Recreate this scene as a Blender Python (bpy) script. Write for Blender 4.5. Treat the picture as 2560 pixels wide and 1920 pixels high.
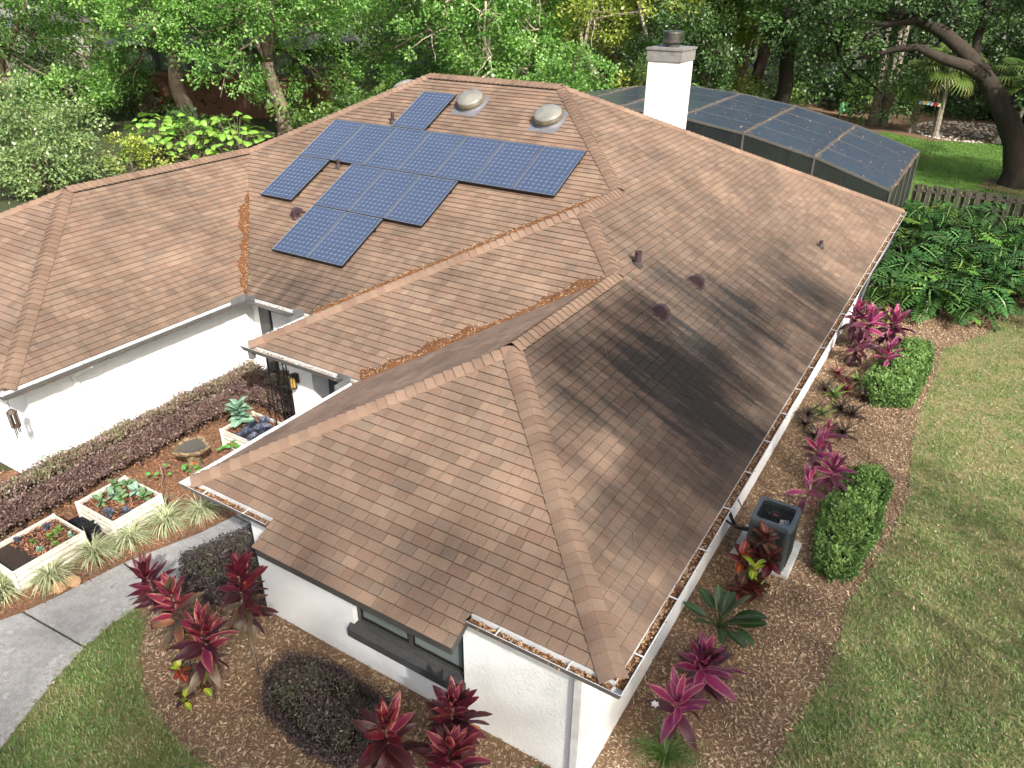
import bpy, math, random
import numpy as np
from mathutils import Vector, Matrix, Quaternion

# ------------------------------------------------------------------ clean start
for o in list(bpy.data.objects): bpy.data.objects.remove(o, do_unlink=True)
scene = bpy.context.scene
COL = scene.collection
R_ = math.radians

# ------------------------------------------------------------------ camera
CAM = Vector((1.847, -4.997, 8.669))
YAW, PIT, ROL, FPX = 0.549404, 0.493648, 0.008203, 1902.76
fw = Vector((-math.sin(YAW)*math.cos(PIT), math.cos(YAW)*math.cos(PIT), -math.sin(PIT)))
rt = Vector((math.cos(YAW), math.sin(YAW), 0)); up0 = rt.cross(fw)
rt2 = rt*math.cos(ROL) + up0*math.sin(ROL); up2 = up0*math.cos(ROL) - rt*math.sin(ROL)
cd = bpy.data.cameras.new('camera'); cam = bpy.data.objects.new('camera', cd); COL.objects.link(cam)
cam.matrix_world = Matrix(((rt2.x, up2.x, -fw.x, CAM.x), (rt2.y, up2.y, -fw.y, CAM.y), (rt2.z, up2.z, -fw.z, CAM.z), (0, 0, 0, 1)))
cd.sensor_fit = 'HORIZONTAL'; cd.sensor_width = 36; cd.lens = 36*FPX/2560
cd.clip_start = 0.1; cd.clip_end = 1000
scene.camera = cam

# ------------------------------------------------------------------ world, sun, exposure
SUN = Vector((0.655, -0.435, 0.616)).normalized()          # towards the sun
w = bpy.data.worlds.new('World'); scene.world = w; w.use_nodes = True
nt = w.node_tree; bg = nt.nodes['Background']
sk = nt.nodes.new('ShaderNodeTexSky'); sk.sky_type = 'NISHITA'; sk.sun_disc = False
sk.sun_elevation = math.asin(SUN.z); sk.sun_rotation = math.atan2(SUN.x, SUN.y)
sk.air_density = 1.0; sk.dust_density = 5.0; sk.ozone_density = 0.6
nt.links.new(sk.outputs[0], bg.inputs[0]); bg.inputs[1].default_value = 0.14
sd = bpy.data.lights.new('sun', 'SUN'); sd.energy = 4.2; sd.angle = R_(1.3); sd.color = (1.0, 0.965, 0.91)
so = bpy.data.objects.new('sun', sd); COL.objects.link(so); so.location = (20, -14, 30)
so.rotation_euler = (-SUN).to_track_quat('-Z', 'Y').to_euler()
vs = scene.view_settings
vs.view_transform = 'Standard'; vs.look = 'None'; vs.exposure = 0.75; vs.gamma = 1; vs.use_curve_mapping = False
scene.render.engine = 'CYCLES'
scene.cycles.use_adaptive_sampling = True; scene.cycles.adaptive_threshold = 0.04
scene.cycles.max_bounces = 4; scene.cycles.transparent_max_bounces = 8
scene.cycles.diffuse_bounces = 2; scene.cycles.glossy_bounces = 2; scene.cycles.transmission_bounces = 2

# ------------------------------------------------------------------ helpers
def lin(c):
    return tuple(((v/255.0)/12.92 if v/255.0 <= 0.04045 else ((v/255.0+0.055)/1.055)**2.4) for v in c)

def mesh_from(name, V, F, mi=None, attrs=None, smooth=False):
    me = bpy.data.meshes.new(name)
    me.from_pydata([tuple(v) for v in V], [], [tuple(f) for f in F])
    if mi is not None: me.polygons.foreach_set('material_index', mi)
    if attrs:
        for k, a in attrs.items():
            at = me.attributes.new(k, 'FLOAT', 'POINT'); at.data.foreach_set('value', np.asarray(a, dtype=np.float32))
    if smooth: me.polygons.foreach_set('use_smooth', [True]*len(me.polygons))
    me.update(); return me

def link(name, me, mats, parent=None, loc=None, rot=None, scale=None):
    o = bpy.data.objects.new(name, me); COL.objects.link(o)
    if me is not None and not me.materials:
        for m in (mats if isinstance(mats, (list, tuple)) else [mats]): me.materials.append(m)
    if parent is not None: o.parent = parent
    if loc is not None: o.location = loc
    if rot is not None: o.rotation_euler = rot
    if scale is not None: o.scale = scale if isinstance(scale, (tuple, list)) else (scale,)*3
    return o

def tag(o, label=None, cat=None, group=None, kind=None):
    if label: o['label'] = label
    if cat: o['category'] = cat
    if group: o['group'] = group
    if kind: o['kind'] = kind
    return o

def thing(name, label, cat, loc=(0, 0, 0), rotz=0, group=None):
    o = bpy.data.objects.new(name, None); COL.objects.link(o); o.empty_display_size = 0.2
    o.location = loc; o.rotation_euler = (0, 0, rotz)
    return tag(o, label, cat, group)

class MB:
    """collects boxes, tubes, lathes; build() makes one mesh object"""
    def __init__(s): s.V = []; s.F = []; s.M = []
    def add(s, V, F, m=0):
        k = len(s.V); s.V += [tuple(v) for v in V]; s.F += [tuple(i+k for i in f) for f in F]; s.M += [m]*len(F); return s
    def box(s, x0, x1, y0, y1, z0, z1, m=0):
        V = [(x, y, z) for z in (z0, z1) for y in (y0, y1) for x in (x0, x1)]
        return s.add(V, [(0, 2, 3, 1), (4, 5, 7, 6), (0, 1, 5, 4), (2, 6, 7, 3), (0, 4, 6, 2), (1, 3, 7, 5)], m)
    def obox(s, c, ax, ay, az, m=0):
        c, ax, ay, az = map(Vector, (c, ax, ay, az))
        V = [c+ax*i+ay*j+az*k for k in (-1, 1) for j in (-1, 1) for i in (-1, 1)]
        return s.add(V, [(0, 2, 3, 1), (4, 5, 7, 6), (0, 1, 5, 4), (2, 6, 7, 3), (0, 4, 6, 2), (1, 3, 7, 5)], m)
    def bar(s, a, b, w, h=None, m=0):
        a, b = Vector(a), Vector(b); h = h or w; d = (b-a); L = d.length; d.normalize()
        u = d.cross(Vector((0, 0, 1)))
        if u.length < 1e-3: u = Vector((1, 0, 0))
        u.normalize(); v = u.cross(d)
        return s.obox((a+b)/2, u*w/2, d*L/2, v*h/2, m)
    def tube(s, pts, rad, n=8, m=0, cap=True):
        pts = [Vector(p) for p in pts]; N = len(pts)
        if not isinstance(rad, (list, tuple, np.ndarray)): rad = [rad]*N
        V = []; ref = None
        for i, p in enumerate(pts):
            d = (pts[min(i+1, N-1)]-pts[max(i-1, 0)]).normalized()
            if ref is None:
                ref = d.cross(Vector((0, 0, 1)))
                if ref.length < 0.1: ref = Vector((1, 0, 0))
            ref = (ref-d*ref.dot(d)).normalized(); b = d.cross(ref)
            for k in range(n):
                a = 2*math.pi*k/n; V.append(p+(ref*math.cos(a)+b*math.sin(a))*rad[i])
        F = [(i*n+k, i*n+(k+1) % n, (i+1)*n+(k+1) % n, (i+1)*n+k) for i in range(N-1) for k in range(n)]
        if cap: F += [tuple(range(n))[::-1], tuple((N-1)*n+k for k in range(n))]
        return s.add(V, F, m)
    def lathe(s, prof, n=16, c=(0, 0, 0), m=0, jit=None):
        V = []; c = Vector(c)
        for j, (r, z) in enumerate(prof):
            for k in range(n):
                a = 2*math.pi*k/n; q = 1 if jit is None else jit(a, z)
                V.append((c.x+r*q*math.cos(a), c.y+r*q*math.sin(a), c.z+z))
        F = [(i*n+k, i*n+(k+1) % n, (i+1)*n+(k+1) % n, (i+1)*n+k) for i in range(len(prof)-1) for k in range(n)]
        F += [tuple(range(n))[::-1], tuple((len(prof)-1)*n+k for k in range(n))]
        return s.add(V, F, m)
    def prism(s, poly, z0, z1, m=0):
        n = len(poly); V = [(x, y, z0) for x, y in poly]+[(x, y, z1) for x, y in poly]
        return s.add(V, [tuple(range(n))[::-1], tuple(range(n, 2*n))]+[(i, (i+1) % n, n+(i+1) % n, n+i) for i in range(n)], m)
    def build(s, name, mats, parent=None, smooth=False, **k):
        return link(name, mesh_from(name, s.V, s.F, s.M, smooth=smooth), mats, parent, **k)

def quad_mesh(name, Q, attrs):
    """Q: (N,4,3) quads -> one mesh; attrs: per-quad or per-vertex floats"""
    N = len(Q); me = bpy.data.meshes.new(name)
    me.vertices.add(N*4); me.vertices.foreach_set('co', np.asarray(Q, np.float32).reshape(-1))
    me.loops.add(N*4); me.loops.foreach_set('vertex_index', np.arange(N*4, dtype=np.int32))
    me.polygons.add(N); me.polygons.foreach_set('loop_start', np.arange(0, N*4, 4, dtype=np.int32))
    try: me.polygons.foreach_set('loop_total', np.full(N, 4, np.int32))
    except Exception: pass
    for k, a in attrs.items():
        a = np.asarray(a, np.float32)
        if a.size == N: a = np.repeat(a, 4)
        at = me.attributes.new(k, 'FLOAT', 'POINT'); at.data.foreach_set('value', a.reshape(-1))
    me.update(calc_edges=True); me.validate(); return me

def norm(a): return a/np.maximum(np.linalg.norm(a, axis=-1, keepdims=True), 1e-9)

def leaf_quads(P, D, Nn, L, Wd, droop=0.0):
    """kite shaped leaves: base P, direction D, normal Nn"""
    D = norm(D); S = norm(np.cross(D, Nn)); up = np.cross(S, D)
    L = np.asarray(L)[:, None]; Wd = np.asarray(Wd)[:, None]
    mid = P+D*L*0.5
    return np.stack([P, mid+S*Wd*0.5-up*Wd*0.12, P+D*L-up*L*droop, mid-S*Wd*0.5-up*Wd*0.12], axis=1)

def in_poly(x, y, poly):
    c = np.zeros(len(x), bool); n = len(poly)
    for i in range(n):
        x0, y0 = poly[i]; x1, y1 = poly[(i+1) % n]
        if y0 == y1: continue
        m = ((y0 > y) != (y1 > y)) & (x < (x1-x0)*(y-y0)/(y1-y0)+x0); c ^= m
    return c

def scatter(rng, poly, dens, excl=()):
    p = np.array(poly); a, b = p.min(0), p.max(0); n = int((b-a).prod()*dens)
    x = rng.uniform(a[0], b[0], n); y = rng.uniform(a[1], b[1], n)
    k = in_poly(x, y, poly)
    for e in excl: k &= ~in_poly(x, y, e)
    return x[k], y[k]

# ------------------------------------------------------------------ materials
def new_mat(name):
    m = bpy.data.materials.new(name); m.use_nodes = True
    n = m.node_tree.nodes; return m, n, m.node_tree.links, n['Principled BSDF']

def ramp(n, cols, pos=None):
    r = n.new('ShaderNodeValToRGB'); e = r.color_ramp.elements
    while len(e) < len(cols): e.new(0.5)
    for i, c in enumerate(cols):
        e[i].position = pos[i] if pos else i/(len(cols)-1); e[i].color = (*c, 1)
    return r

def pmat(name, cols, scale=5.0, detail=5, rough=0.7, bump=0.0, bscale=None, metal=0.0, spec=0.5, pos=None, stretch=None, rvar=0):
    """procedural surface: noise coloured ramp, optional bump"""
    m, n, l, b = new_mat(name)
    g = n.new('ShaderNodeNewGeometry'); vec = g.outputs['Position']
    if stretch:
        mp = n.new('ShaderNodeMapping'); mp.inputs['Scale'].default_value = stretch
        l.new(vec, mp.inputs[0]); vec = mp.outputs[0]
    t = n.new('ShaderNodeTexNoise'); t.inputs['Scale'].default_value = scale; t.inputs['Detail'].default_value = detail
    t.inputs['Roughness'].default_value = 0.65
    l.new(vec, t.inputs['Vector'])
    r = ramp(n, cols, pos or [0.3+0.4*i/(max(1, len(cols)-1)) for i in range(len(cols))])
    l.new(t.outputs['Fac'], r.inputs[0]); l.new(r.outputs[0], b.inputs['Base Color'])
    b.inputs['Roughness'].default_value = rough; b.inputs['Metallic'].default_value = metal
    b.inputs['Specular IOR Level'].default_value = spec
    if rvar:
        mr = n.new('ShaderNodeMapRange'); mr.inputs[3].default_value = rough-rvar; mr.inputs[4].default_value = rough+rvar
        l.new(t.outputs['Fac'], mr.inputs[0]); l.new(mr.outputs[0], b.inputs['Roughness'])
    if bump:
        t2 = n.new('ShaderNodeTexNoise'); t2.inputs['Scale'].default_value = bscale or scale*4; t2.inputs['Detail'].default_value = 4
        l.new(vec, t2.inputs['Vector'])
        bp = n.new('ShaderNodeBump'); bp.inputs['Strength'].default_value = min(bump, 1); bp.inputs['Distance'].default_value = 0.02*max(1, bump)
        l.new(t2.outputs['Fac'], bp.inputs['Height']); l.new(bp.outputs[0], b.inputs['Normal'])
    return m

def leafmat(name, cols, trans=0.3, rough=0.45, pscale=0.6, pamt=0.35, spec=0.4, pos=None):
    """foliage: colour ramp from the per-leaf value 'tint' plus slow noise; some light passes through"""
    m, n, l, b = new_mat(name)
    a = n.new('ShaderNodeAttribute'); a.attribute_name = 'tint'
    g = n.new('ShaderNodeNewGeometry')
    t = n.new('ShaderNodeTexNoise'); t.inputs['Scale'].default_value = pscale; t.inputs['Detail'].default_value = 2
    l.new(g.outputs['Position'], t.inputs['Vector'])
    mx = n.new('ShaderNodeMath'); mx.operation = 'MULTIPLY_ADD'; mx.inputs[1].default_value = pamt*2; 
    sb = n.new('ShaderNodeMath'); sb.operation = 'SUBTRACT'; sb.inputs[1].default_value = pamt
    l.new(a.outputs['Fac'], sb.inputs[0]); l.new(t.outputs['Fac'], mx.inputs[0]); l.new(sb.outputs[0], mx.inputs[2])
    r = ramp(n, cols, pos); l.new(mx.outputs[0], r.inputs[0]); l.new(r.outputs[0], b.inputs['Base Color'])
    n.remove(b); df = n.new('ShaderNodeBsdfDiffuse'); l.new(r.outputs[0], df.inputs[0])
    tr = n.new('ShaderNodeBsdfTranslucent'); l.new(r.outputs[0], tr.inputs[0])
    ms = n.new('ShaderNodeMixShader'); ms.inputs[0].default_value = trans
    l.new(df.outputs[0], ms.inputs[1]); l.new(tr.outputs[0], ms.inputs[2])
    gl = n.new('ShaderNodeBsdfGlossy'); gl.inputs['Roughness'].default_value = rough; gl.inputs[0].default_value = (1, 1, 1, 1)
    m2 = n.new('ShaderNodeMixShader'); m2.inputs[0].default_value = .10*spec
    l.new(ms.outputs[0], m2.inputs[1]); l.new(gl.outputs[0], m2.inputs[2])
    l.new(m2.outputs[0], n['Material Output'].inputs[0])
    return m

def bladeleaf(name, base, mid, tip, edge=None, vein=None, jit=0.25, trans=0.2, rough=0.4):
    """single large leaf: colour along its length (attribute u) with edge or vein stripe (attribute v), varied per object"""
    m, n, l, b = new_mat(name)
    u = n.new('ShaderNodeAttribute'); u.attribute_name = 'u'
    v = n.new('ShaderNodeAttribute'); v.attribute_name = 'v'
    r = ramp(n, [base, mid, tip], [0.0, 0.45, 1.0]); l.new(u.outputs['Fac'], r.inputs[0]); c = r.outputs[0]
    g = n.new('ShaderNodeNewGeometry'); t = n.new('ShaderNodeTexNoise'); t.inputs['Scale'].default_value = 14
    l.new(g.outputs['Position'], t.inputs['Vector'])
    def stripe(col, lo, hi, c):
        mr = n.new('ShaderNodeMapRange'); mr.inputs[1].default_value = lo; mr.inputs[2].default_value = hi
        ab = n.new('ShaderNodeMath'); ab.operation = 'ABSOLUTE'; l.new(v.outputs['Fac'], ab.inputs[0])
        ad = n.new('ShaderNodeMath'); ad.operation = 'MULTIPLY_ADD'; ad.inputs[1].default_value = 0.5; ad.inputs[2].default_value = -0.25
        l.new(t.outputs['Fac'], ad.inputs[0])
        a2 = n.new('ShaderNodeMath'); l.new(ab.outputs[0], a2.inputs[0]); l.new(ad.outputs[0], a2.inputs[1])
        l.new(a2.outputs[0], mr.inputs[0])
        mx = n.new('ShaderNodeMixRGB'); mx.inputs[2].default_value = (*col, 1); l.new(mr.outputs[0], mx.inputs[0]); l.new(c, mx.inputs[1])
        return mx.outputs[0]
    if edge: c = stripe(edge, 0.6, 0.95, c)
    if vein: c = stripe(vein, 0.22, 0.02, c)
    oi = n.new('ShaderNodeObjectInfo'); hs = n.new('ShaderNodeHueSaturation')
    mr = n.new('ShaderNodeMapRange'); mr.inputs[3].default_value = 1-jit; mr.inputs[4].default_value = 1+jit
    l.new(oi.outputs['Random'], mr.inputs[0]); l.new(mr.outputs[0], hs.inputs['Value']); l.new(c, hs.inputs['Color'])
    mh = n.new('ShaderNodeMapRange'); mh.inputs[3].default_value = 0.485; mh.inputs[4].default_value = 0.515
    l.new(oi.outputs['Random'], mh.inputs[0]); l.new(mh.outputs[0], hs.inputs['Hue'])
    l.new(hs.outputs[0], b.inputs['Base Color']); b.inputs['Roughness'].default_value = rough
    tr = n.new('ShaderNodeBsdfTranslucent'); l.new(hs.outputs[0], tr.inputs[0])
    ms = n.new('ShaderNodeMixShader'); ms.inputs[0].default_value = trans
    l.new(b.outputs[0], ms.inputs[1]); l.new(tr.outputs[0], ms.inputs[2]); l.new(ms.outputs[0], n['Material Output'].inputs[0])
    return m

def shinglemat():
    m, n, l, b = new_mat('shingle')
    a = n.new('ShaderNodeAttribute'); a.attribute_name = 'tint'
    s = n.new('ShaderNodeAttribute'); s.attribute_name = 's'
    t = n.new('ShaderNodeAttribute'); t.attribute_name = 't'
    st = n.new('ShaderNodeAttribute'); st.attribute_name = 'stain_shade'
    base = ramp(n, [lin((115, 97, 83)), lin((128, 107, 91)), lin((133, 111, 94)), lin((122, 99, 84)), lin((138, 117, 99)), lin((116, 100, 87))], [0, .2, .4, .6, .8, 1])
    base.color_ramp.interpolation = 'LINEAR'; l.new(a.outputs['Fac'], base.inputs[0])
    g = n.new('ShaderNodeNewGeometry')
    # granules
    gr = n.new('ShaderNodeTexNoise'); gr.inputs['Scale'].default_value = 160; gr.inputs['Detail'].default_value = 3; l.new(g.outputs['Position'], gr.inputs['Vector'])
    gm = n.new('ShaderNodeMapRange'); gm.inputs[1].default_value = .3; gm.inputs[2].default_value = .7; gm.inputs[3].default_value = .7; gm.inputs[4].default_value = 1.3; l.new(gr.outputs['Fac'], gm.inputs[0])
    # slow tone drift
    md = n.new('ShaderNodeTexNoise'); md.inputs['Scale'].default_value = 1.1; md.inputs['Detail'].default_value = 4; l.new(g.outputs['Position'], md.inputs['Vector'])
    mm = n.new('ShaderNodeMapRange'); mm.inputs[1].default_value = .3; mm.inputs[2].default_value = .7; mm.inputs[3].default_value = .8; mm.inputs[4].default_value = 1.14; l.new(md.outputs['Fac'], mm.inputs[0])
    mu = n.new('ShaderNodeMath'); mu.operation = 'MULTIPLY'; l.new(gm.outputs[0], mu.inputs[0]); l.new(mm.outputs[0], mu.inputs[1])
    c1 = n.new('ShaderNodeMixRGB'); c1.blend_type = 'MULTIPLY'; c1.inputs[0].default_value = 1; l.new(base.outputs[0], c1.inputs[1])
    cb = n.new('ShaderNodeCombineXYZ'); [l.new(mu.outputs[0], cb.inputs[i]) for i in range(3)]; l.new(cb.outputs[0], c1.inputs[2])
    # algae streaks running down the slope, plus tree shade painted into the right face
    sv = n.new('ShaderNodeCombineXYZ')
    s1 = n.new('ShaderNodeMath'); s1.operation = 'MULTIPLY'; s1.inputs[1].default_value = 3.6; l.new(s.outputs['Fac'], s1.inputs[0])
    t1 = n.new('ShaderNodeMath'); t1.operation = 'MULTIPLY'; t1.inputs[1].default_value = 0.4; l.new(t.outputs['Fac'], t1.inputs[0])
    l.new(s1.outputs[0], sv.inputs[0]); l.new(t1.outputs[0], sv.inputs[1])
    sn = n.new('ShaderNodeTexNoise'); sn.inputs['Scale'].default_value = 1.0; sn.inputs['Detail'].default_value = 6; sn.inputs['Roughness'].default_value = .7; l.new(sv.outputs[0], sn.inputs['Vector'])
    bl = n.new('ShaderNodeTexNoise'); bl.inputs['Scale'].default_value = .33; bl.inputs['Detail'].default_value = 2; l.new(g.outputs['Position'], bl.inputs['Vector'])
    ad = n.new('ShaderNodeMath'); l.new(sn.outputs['Fac'], ad.inputs[0]); l.new(bl.outputs['Fac'], ad.inputs[1])
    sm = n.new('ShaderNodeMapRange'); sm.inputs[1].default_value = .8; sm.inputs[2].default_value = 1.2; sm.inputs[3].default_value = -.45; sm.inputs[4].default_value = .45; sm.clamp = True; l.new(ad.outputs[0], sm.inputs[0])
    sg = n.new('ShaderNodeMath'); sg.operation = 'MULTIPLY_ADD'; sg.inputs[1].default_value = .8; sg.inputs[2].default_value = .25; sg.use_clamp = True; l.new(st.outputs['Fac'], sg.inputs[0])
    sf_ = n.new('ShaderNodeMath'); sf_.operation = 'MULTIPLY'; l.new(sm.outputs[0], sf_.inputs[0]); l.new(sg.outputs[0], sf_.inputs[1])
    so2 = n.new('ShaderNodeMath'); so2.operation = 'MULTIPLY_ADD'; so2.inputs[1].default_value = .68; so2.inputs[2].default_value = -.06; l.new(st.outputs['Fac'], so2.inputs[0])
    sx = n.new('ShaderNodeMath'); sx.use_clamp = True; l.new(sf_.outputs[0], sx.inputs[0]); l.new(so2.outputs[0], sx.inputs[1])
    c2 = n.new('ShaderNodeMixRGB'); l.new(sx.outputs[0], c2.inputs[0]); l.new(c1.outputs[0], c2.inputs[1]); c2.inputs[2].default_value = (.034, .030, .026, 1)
    l.new(c2.outputs[0], b.inputs['Base Color']); b.inputs['Roughness'].default_value = .93; b.inputs['Specular IOR Level'].default_value = .25
    bp = n.new('ShaderNodeBump'); bp.inputs['Strength'].default_value = .35; bp.inputs['Distance'].default_value = .006
    l.new(gr.outputs['Fac'], bp.inputs['Height']); l.new(bp.outputs[0], b.inputs['Normal'])
    return m

M = {}
M['shingle'] = shinglemat()
M['underlay'] = pmat('underlay', [lin((38, 26, 21)), lin((50, 35, 28))], 6, rough=.95)
M['stucco'] = pmat('stucco', [lin((222, 225, 226)), lin((236, 238, 238)), lin((230, 233, 234)), lin((238, 240, 240))], 1.6, detail=9, rough=.85, bump=.45, bscale=22, spec=.2)
M['stucco_grey'] = pmat('stucco_grey', [lin((190, 192, 192)), lin((205, 206, 205))], 3, rough=.85, bump=.5, bscale=30, spec=.2)
M['trim_dark'] = pmat('trim_dark', [lin((62, 62, 60)), lin((72, 72, 69))], 6, rough=.55)
M['sill_dark'] = pmat('sill_dark', [lin((58, 59, 60)), lin((70, 70, 70))], 12, rough=.8, bump=.5, bscale=90)
M['gutter_grey'] = pmat('gutter_grey', [lin((92, 93, 93)), lin((110, 111, 110))], 5, rough=.4)
M['gutter_white'] = pmat('gutter_white', [lin((196, 198, 198)), lin((222, 223, 222))], 7, rough=.45)
M['alu'] = pmat('alu', [lin((170, 174, 180)), lin((198, 200, 204))], 9, rough=.45, metal=.2)
M['black_metal'] = pmat('black_metal', [lin((20, 20, 21)), lin((32, 31, 30))], 12, rough=.5)
M['vent_brown'] = pmat('vent_brown', [lin((52, 38, 41)), lin((70, 53, 56))], 6, rough=.5)
M['galv'] = pmat('galv', [lin((78, 72, 72)), lin((98, 92, 90))], 8, rough=.4, metal=.5)
M['chimney_white'] = pmat('chimney_white', [lin((226, 228, 226)), lin((236, 237, 234))], 2, rough=.85, bump=.4, bscale=35, spec=.2)
M['chimney_cap'] = pmat('chimney_cap', [lin((110, 108, 104)), lin((140, 138, 134))], 5, rough=.6)
M['flue_metal'] = pmat('flue_metal', [lin((70, 68, 64)), lin((128, 126, 120))], 3, rough=.35, metal=.8)
M['panel_cell'] = pmat('panel_cell', [(.046, .064, .108), (.058, .078, .128)], 1.7, rough=.18, spec=.5)
M['panel_back'] = pmat('panel_back', [lin((130, 144, 166)), lin((140, 154, 176))], 3, rough=.3)
M['panel_frame'] = pmat('panel_frame', [lin((188, 190, 193)), lin((205, 206, 208))], 3, rough=.35, metal=.4)
M['panel_black'] = pmat('panel_black', [lin((22, 22, 24)), lin((30, 30, 32))], 8, rough=.5)
M['dome'] = pmat('dome', [lin((112, 112, 104)), lin((138, 136, 126))], 3, rough=.2, rvar=.06, spec=.7)
M['cage_metal'] = pmat('cage_metal', [lin((80, 77, 70)), lin((102, 98, 90))], 6, rough=.5)
M['dome_ring'] = pmat('dome_ring', [lin((84, 76, 58)), lin((112, 102, 80))], 7, rough=.45)
M['lead'] = pmat('lead', [lin((96, 96, 102)), lin((114, 114, 120))], 4, rough=.6)
M['litter'] = pmat('litter', [lin((80, 50, 28)), lin((114, 72, 38)), lin((94, 60, 34))], 26, rough=.95, bump=1, bscale=70)
M['litter_leaf'] = leafmat('litter_leaf', [lin((88, 56, 32)), lin((140, 98, 60)), lin((196, 166, 128)), lin((124, 86, 52))], trans=.1, rough=.8, pamt=.1)
M['twig'] = pmat('twig', [lin((112, 104, 94)), lin((142, 134, 122))], 30, rough=.8)
M['mulch'] = pmat('mulch', [lin((82, 63, 47)), lin((130, 104, 79)), lin((106, 83, 62)), lin((144, 119, 94))], 22, rough=.95, bump=1, bscale=55)
M['chip'] = leafmat('chip', [lin((106, 84, 62)), lin((150, 122, 94)), lin((170, 144, 113)), lin((192, 170, 140)), lin((128, 102, 78))], trans=.05, rough=.85, pscale=.9, pamt=.2)
M['chip_red'] = leafmat('chip_red', [lin((78, 44, 28)), lin((126, 74, 46)), lin((150, 94, 60)), lin((176, 128, 92)), lin((98, 58, 36))], trans=.05, rough=.85, pscale=.9, pamt=.2)
M['lawn'] = pmat('lawn', [lin((88, 100, 54)), lin((116, 118, 72)), lin((142, 128, 92)), lin((100, 108, 62))], 1.3, rough=.95, bump=1, bscale=50)
M['grass'] = leafmat('grass', [lin((184, 166, 126)), lin((162, 154, 106)), lin((122, 142, 76)), lin((98, 128, 60)), lin((128, 152, 84))], trans=.3, rough=.55, pscale=.8, pamt=.45)
M['grass_back'] = leafmat('grass_back', [lin((70, 108, 34)), lin((86, 128, 42)), lin((96, 140, 48))], trans=.3, rough=.55, pscale=.6, pamt=.2)
M['lawn_back'] = pmat('lawn_back', [lin((72, 104, 38)), lin((92, 126, 48)), lin((84, 114, 44))], 2, rough=.95, bump=.6, bscale=30)
M['earth'] = pmat('earth', [lin((40, 42, 24)), lin((58, 58, 32)), lin((52, 64, 30)), lin((66, 58, 38))], .8, rough=.95, bump=1, bscale=14)
M['concrete'] = pmat('concrete', [lin((128, 126, 121)), lin((170, 168, 163)), lin((152, 150, 145)), lin((184, 182, 176))], 4.5, detail=12, rough=.9, bump=.8, bscale=70)
M['joint'] = pmat('joint', [lin((50, 46, 40)), lin((70, 64, 56))], 12, rough=.95)
M['pad'] = pmat('pad', [lin((158, 158, 154)), lin((180, 180, 176))], 6, rough=.85, bump=.4)
M['bark'] = pmat('bark', [lin((74, 62, 52)), lin((118, 104, 90)), lin((92, 78, 66))], 5, rough=.95, bump=1, bscale=16, stretch=(1, 1, .35))
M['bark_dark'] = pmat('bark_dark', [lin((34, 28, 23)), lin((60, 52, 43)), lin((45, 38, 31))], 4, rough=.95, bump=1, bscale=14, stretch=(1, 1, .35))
M['bark_pale'] = pmat('bark_pale', [lin((138, 122, 102)), lin((178, 164, 146)), lin((154, 140, 120))], 3, rough=.9, bump=1, bscale=14, stretch=(1, 1, .4))
M['palm_bark'] = pmat('palm_bark', [lin((104, 96, 86)), lin((148, 140, 128)), lin((120, 110, 98))], 7, rough=.95, bump=1, bscale=20, stretch=(.6, .6, 2.5))
M['oak_leaf'] = leafmat('oak_leaf', [lin((66, 104, 44)), lin((102, 148, 64)), lin((134, 180, 88)), lin((168, 206, 122))], trans=.46, rough=.42, pscale=.35, pamt=.25)
M['oak_leaf_yellow'] = leafmat('oak_leaf_yellow', [lin((86, 108, 34)), lin((132, 152, 54)), lin((172, 184, 82)), lin((192, 198, 110))], trans=.32, rough=.45, pscale=.35, pamt=.25)
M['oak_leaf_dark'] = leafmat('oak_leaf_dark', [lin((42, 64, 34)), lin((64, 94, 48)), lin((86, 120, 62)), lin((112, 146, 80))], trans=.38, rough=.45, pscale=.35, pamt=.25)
M['shrub_leaf'] = leafmat('shrub_leaf', [lin((74, 100, 52)), lin((112, 138, 82)), lin((138, 162, 104)), lin((160, 174, 104))], trans=.3, rough=.4, pscale=.5, pamt=.25)
M['hedge_leaf'] = leafmat('hedge_leaf', [lin((58, 84, 42)), lin((88, 120, 60)), lin((112, 146, 76)), lin((154, 182, 106))], trans=.35, rough=.6, spec=.2, pscale=2, pamt=.3)
M['loro_leaf'] = leafmat('loro_leaf', [lin((70, 54, 52)), lin((116, 90, 88)), lin((132, 112, 98)), lin((120, 132, 84))], trans=.2, rough=.5, pscale=2.2, pamt=.35)
M['plum_leaf'] = leafmat('plum_leaf', [lin((48, 40, 43)), lin((76, 62, 66)), lin((94, 80, 78)), lin((90, 104, 62))], trans=.15, rough=.5, pscale=2.0, pamt=.35)
M['core'] = pmat('core', [lin((30, 28, 20)), lin((46, 42, 30))], 9, rough=1)
M['brush_leaf'] = leafmat('brush_leaf', [lin((50, 74, 34)), lin((82, 112, 50)), lin((116, 148, 66)), lin((150, 170, 88))], trans=.38, rough=.45, pscale=.4, pamt=.3)
M['brick'] = pmat('brick', [lin((78, 52, 42)), lin((104, 72, 58)), lin((90, 62, 50))], 5, rough=.9, bump=.6, bscale=12, stretch=(1, 1, 3))
M['wood_grey'] = pmat('wood_grey', [lin((54, 48, 42)), lin((80, 73, 65)), lin((66, 59, 52))], 5, rough=.9, bump=.7, bscale=20, stretch=(3, 3, .4))
M['wood_brown'] = pmat('wood_brown', [lin((96, 78, 62)), lin((126, 106, 86))], 6, rough=.9, bump=.5)
M['siding'] = pmat('siding', [lin((196, 190, 176)), lin((212, 206, 192))], 3, rough=.8)
M['bed_cream'] = pmat('bed_cream', [lin((200, 194, 180)), lin((216, 210, 197))], 5, rough=.45)
M['soil'] = pmat('soil', [lin((38, 28, 22)), lin((58, 44, 34))], 24, rough=.98, bump=1, bscale=60)
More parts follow.
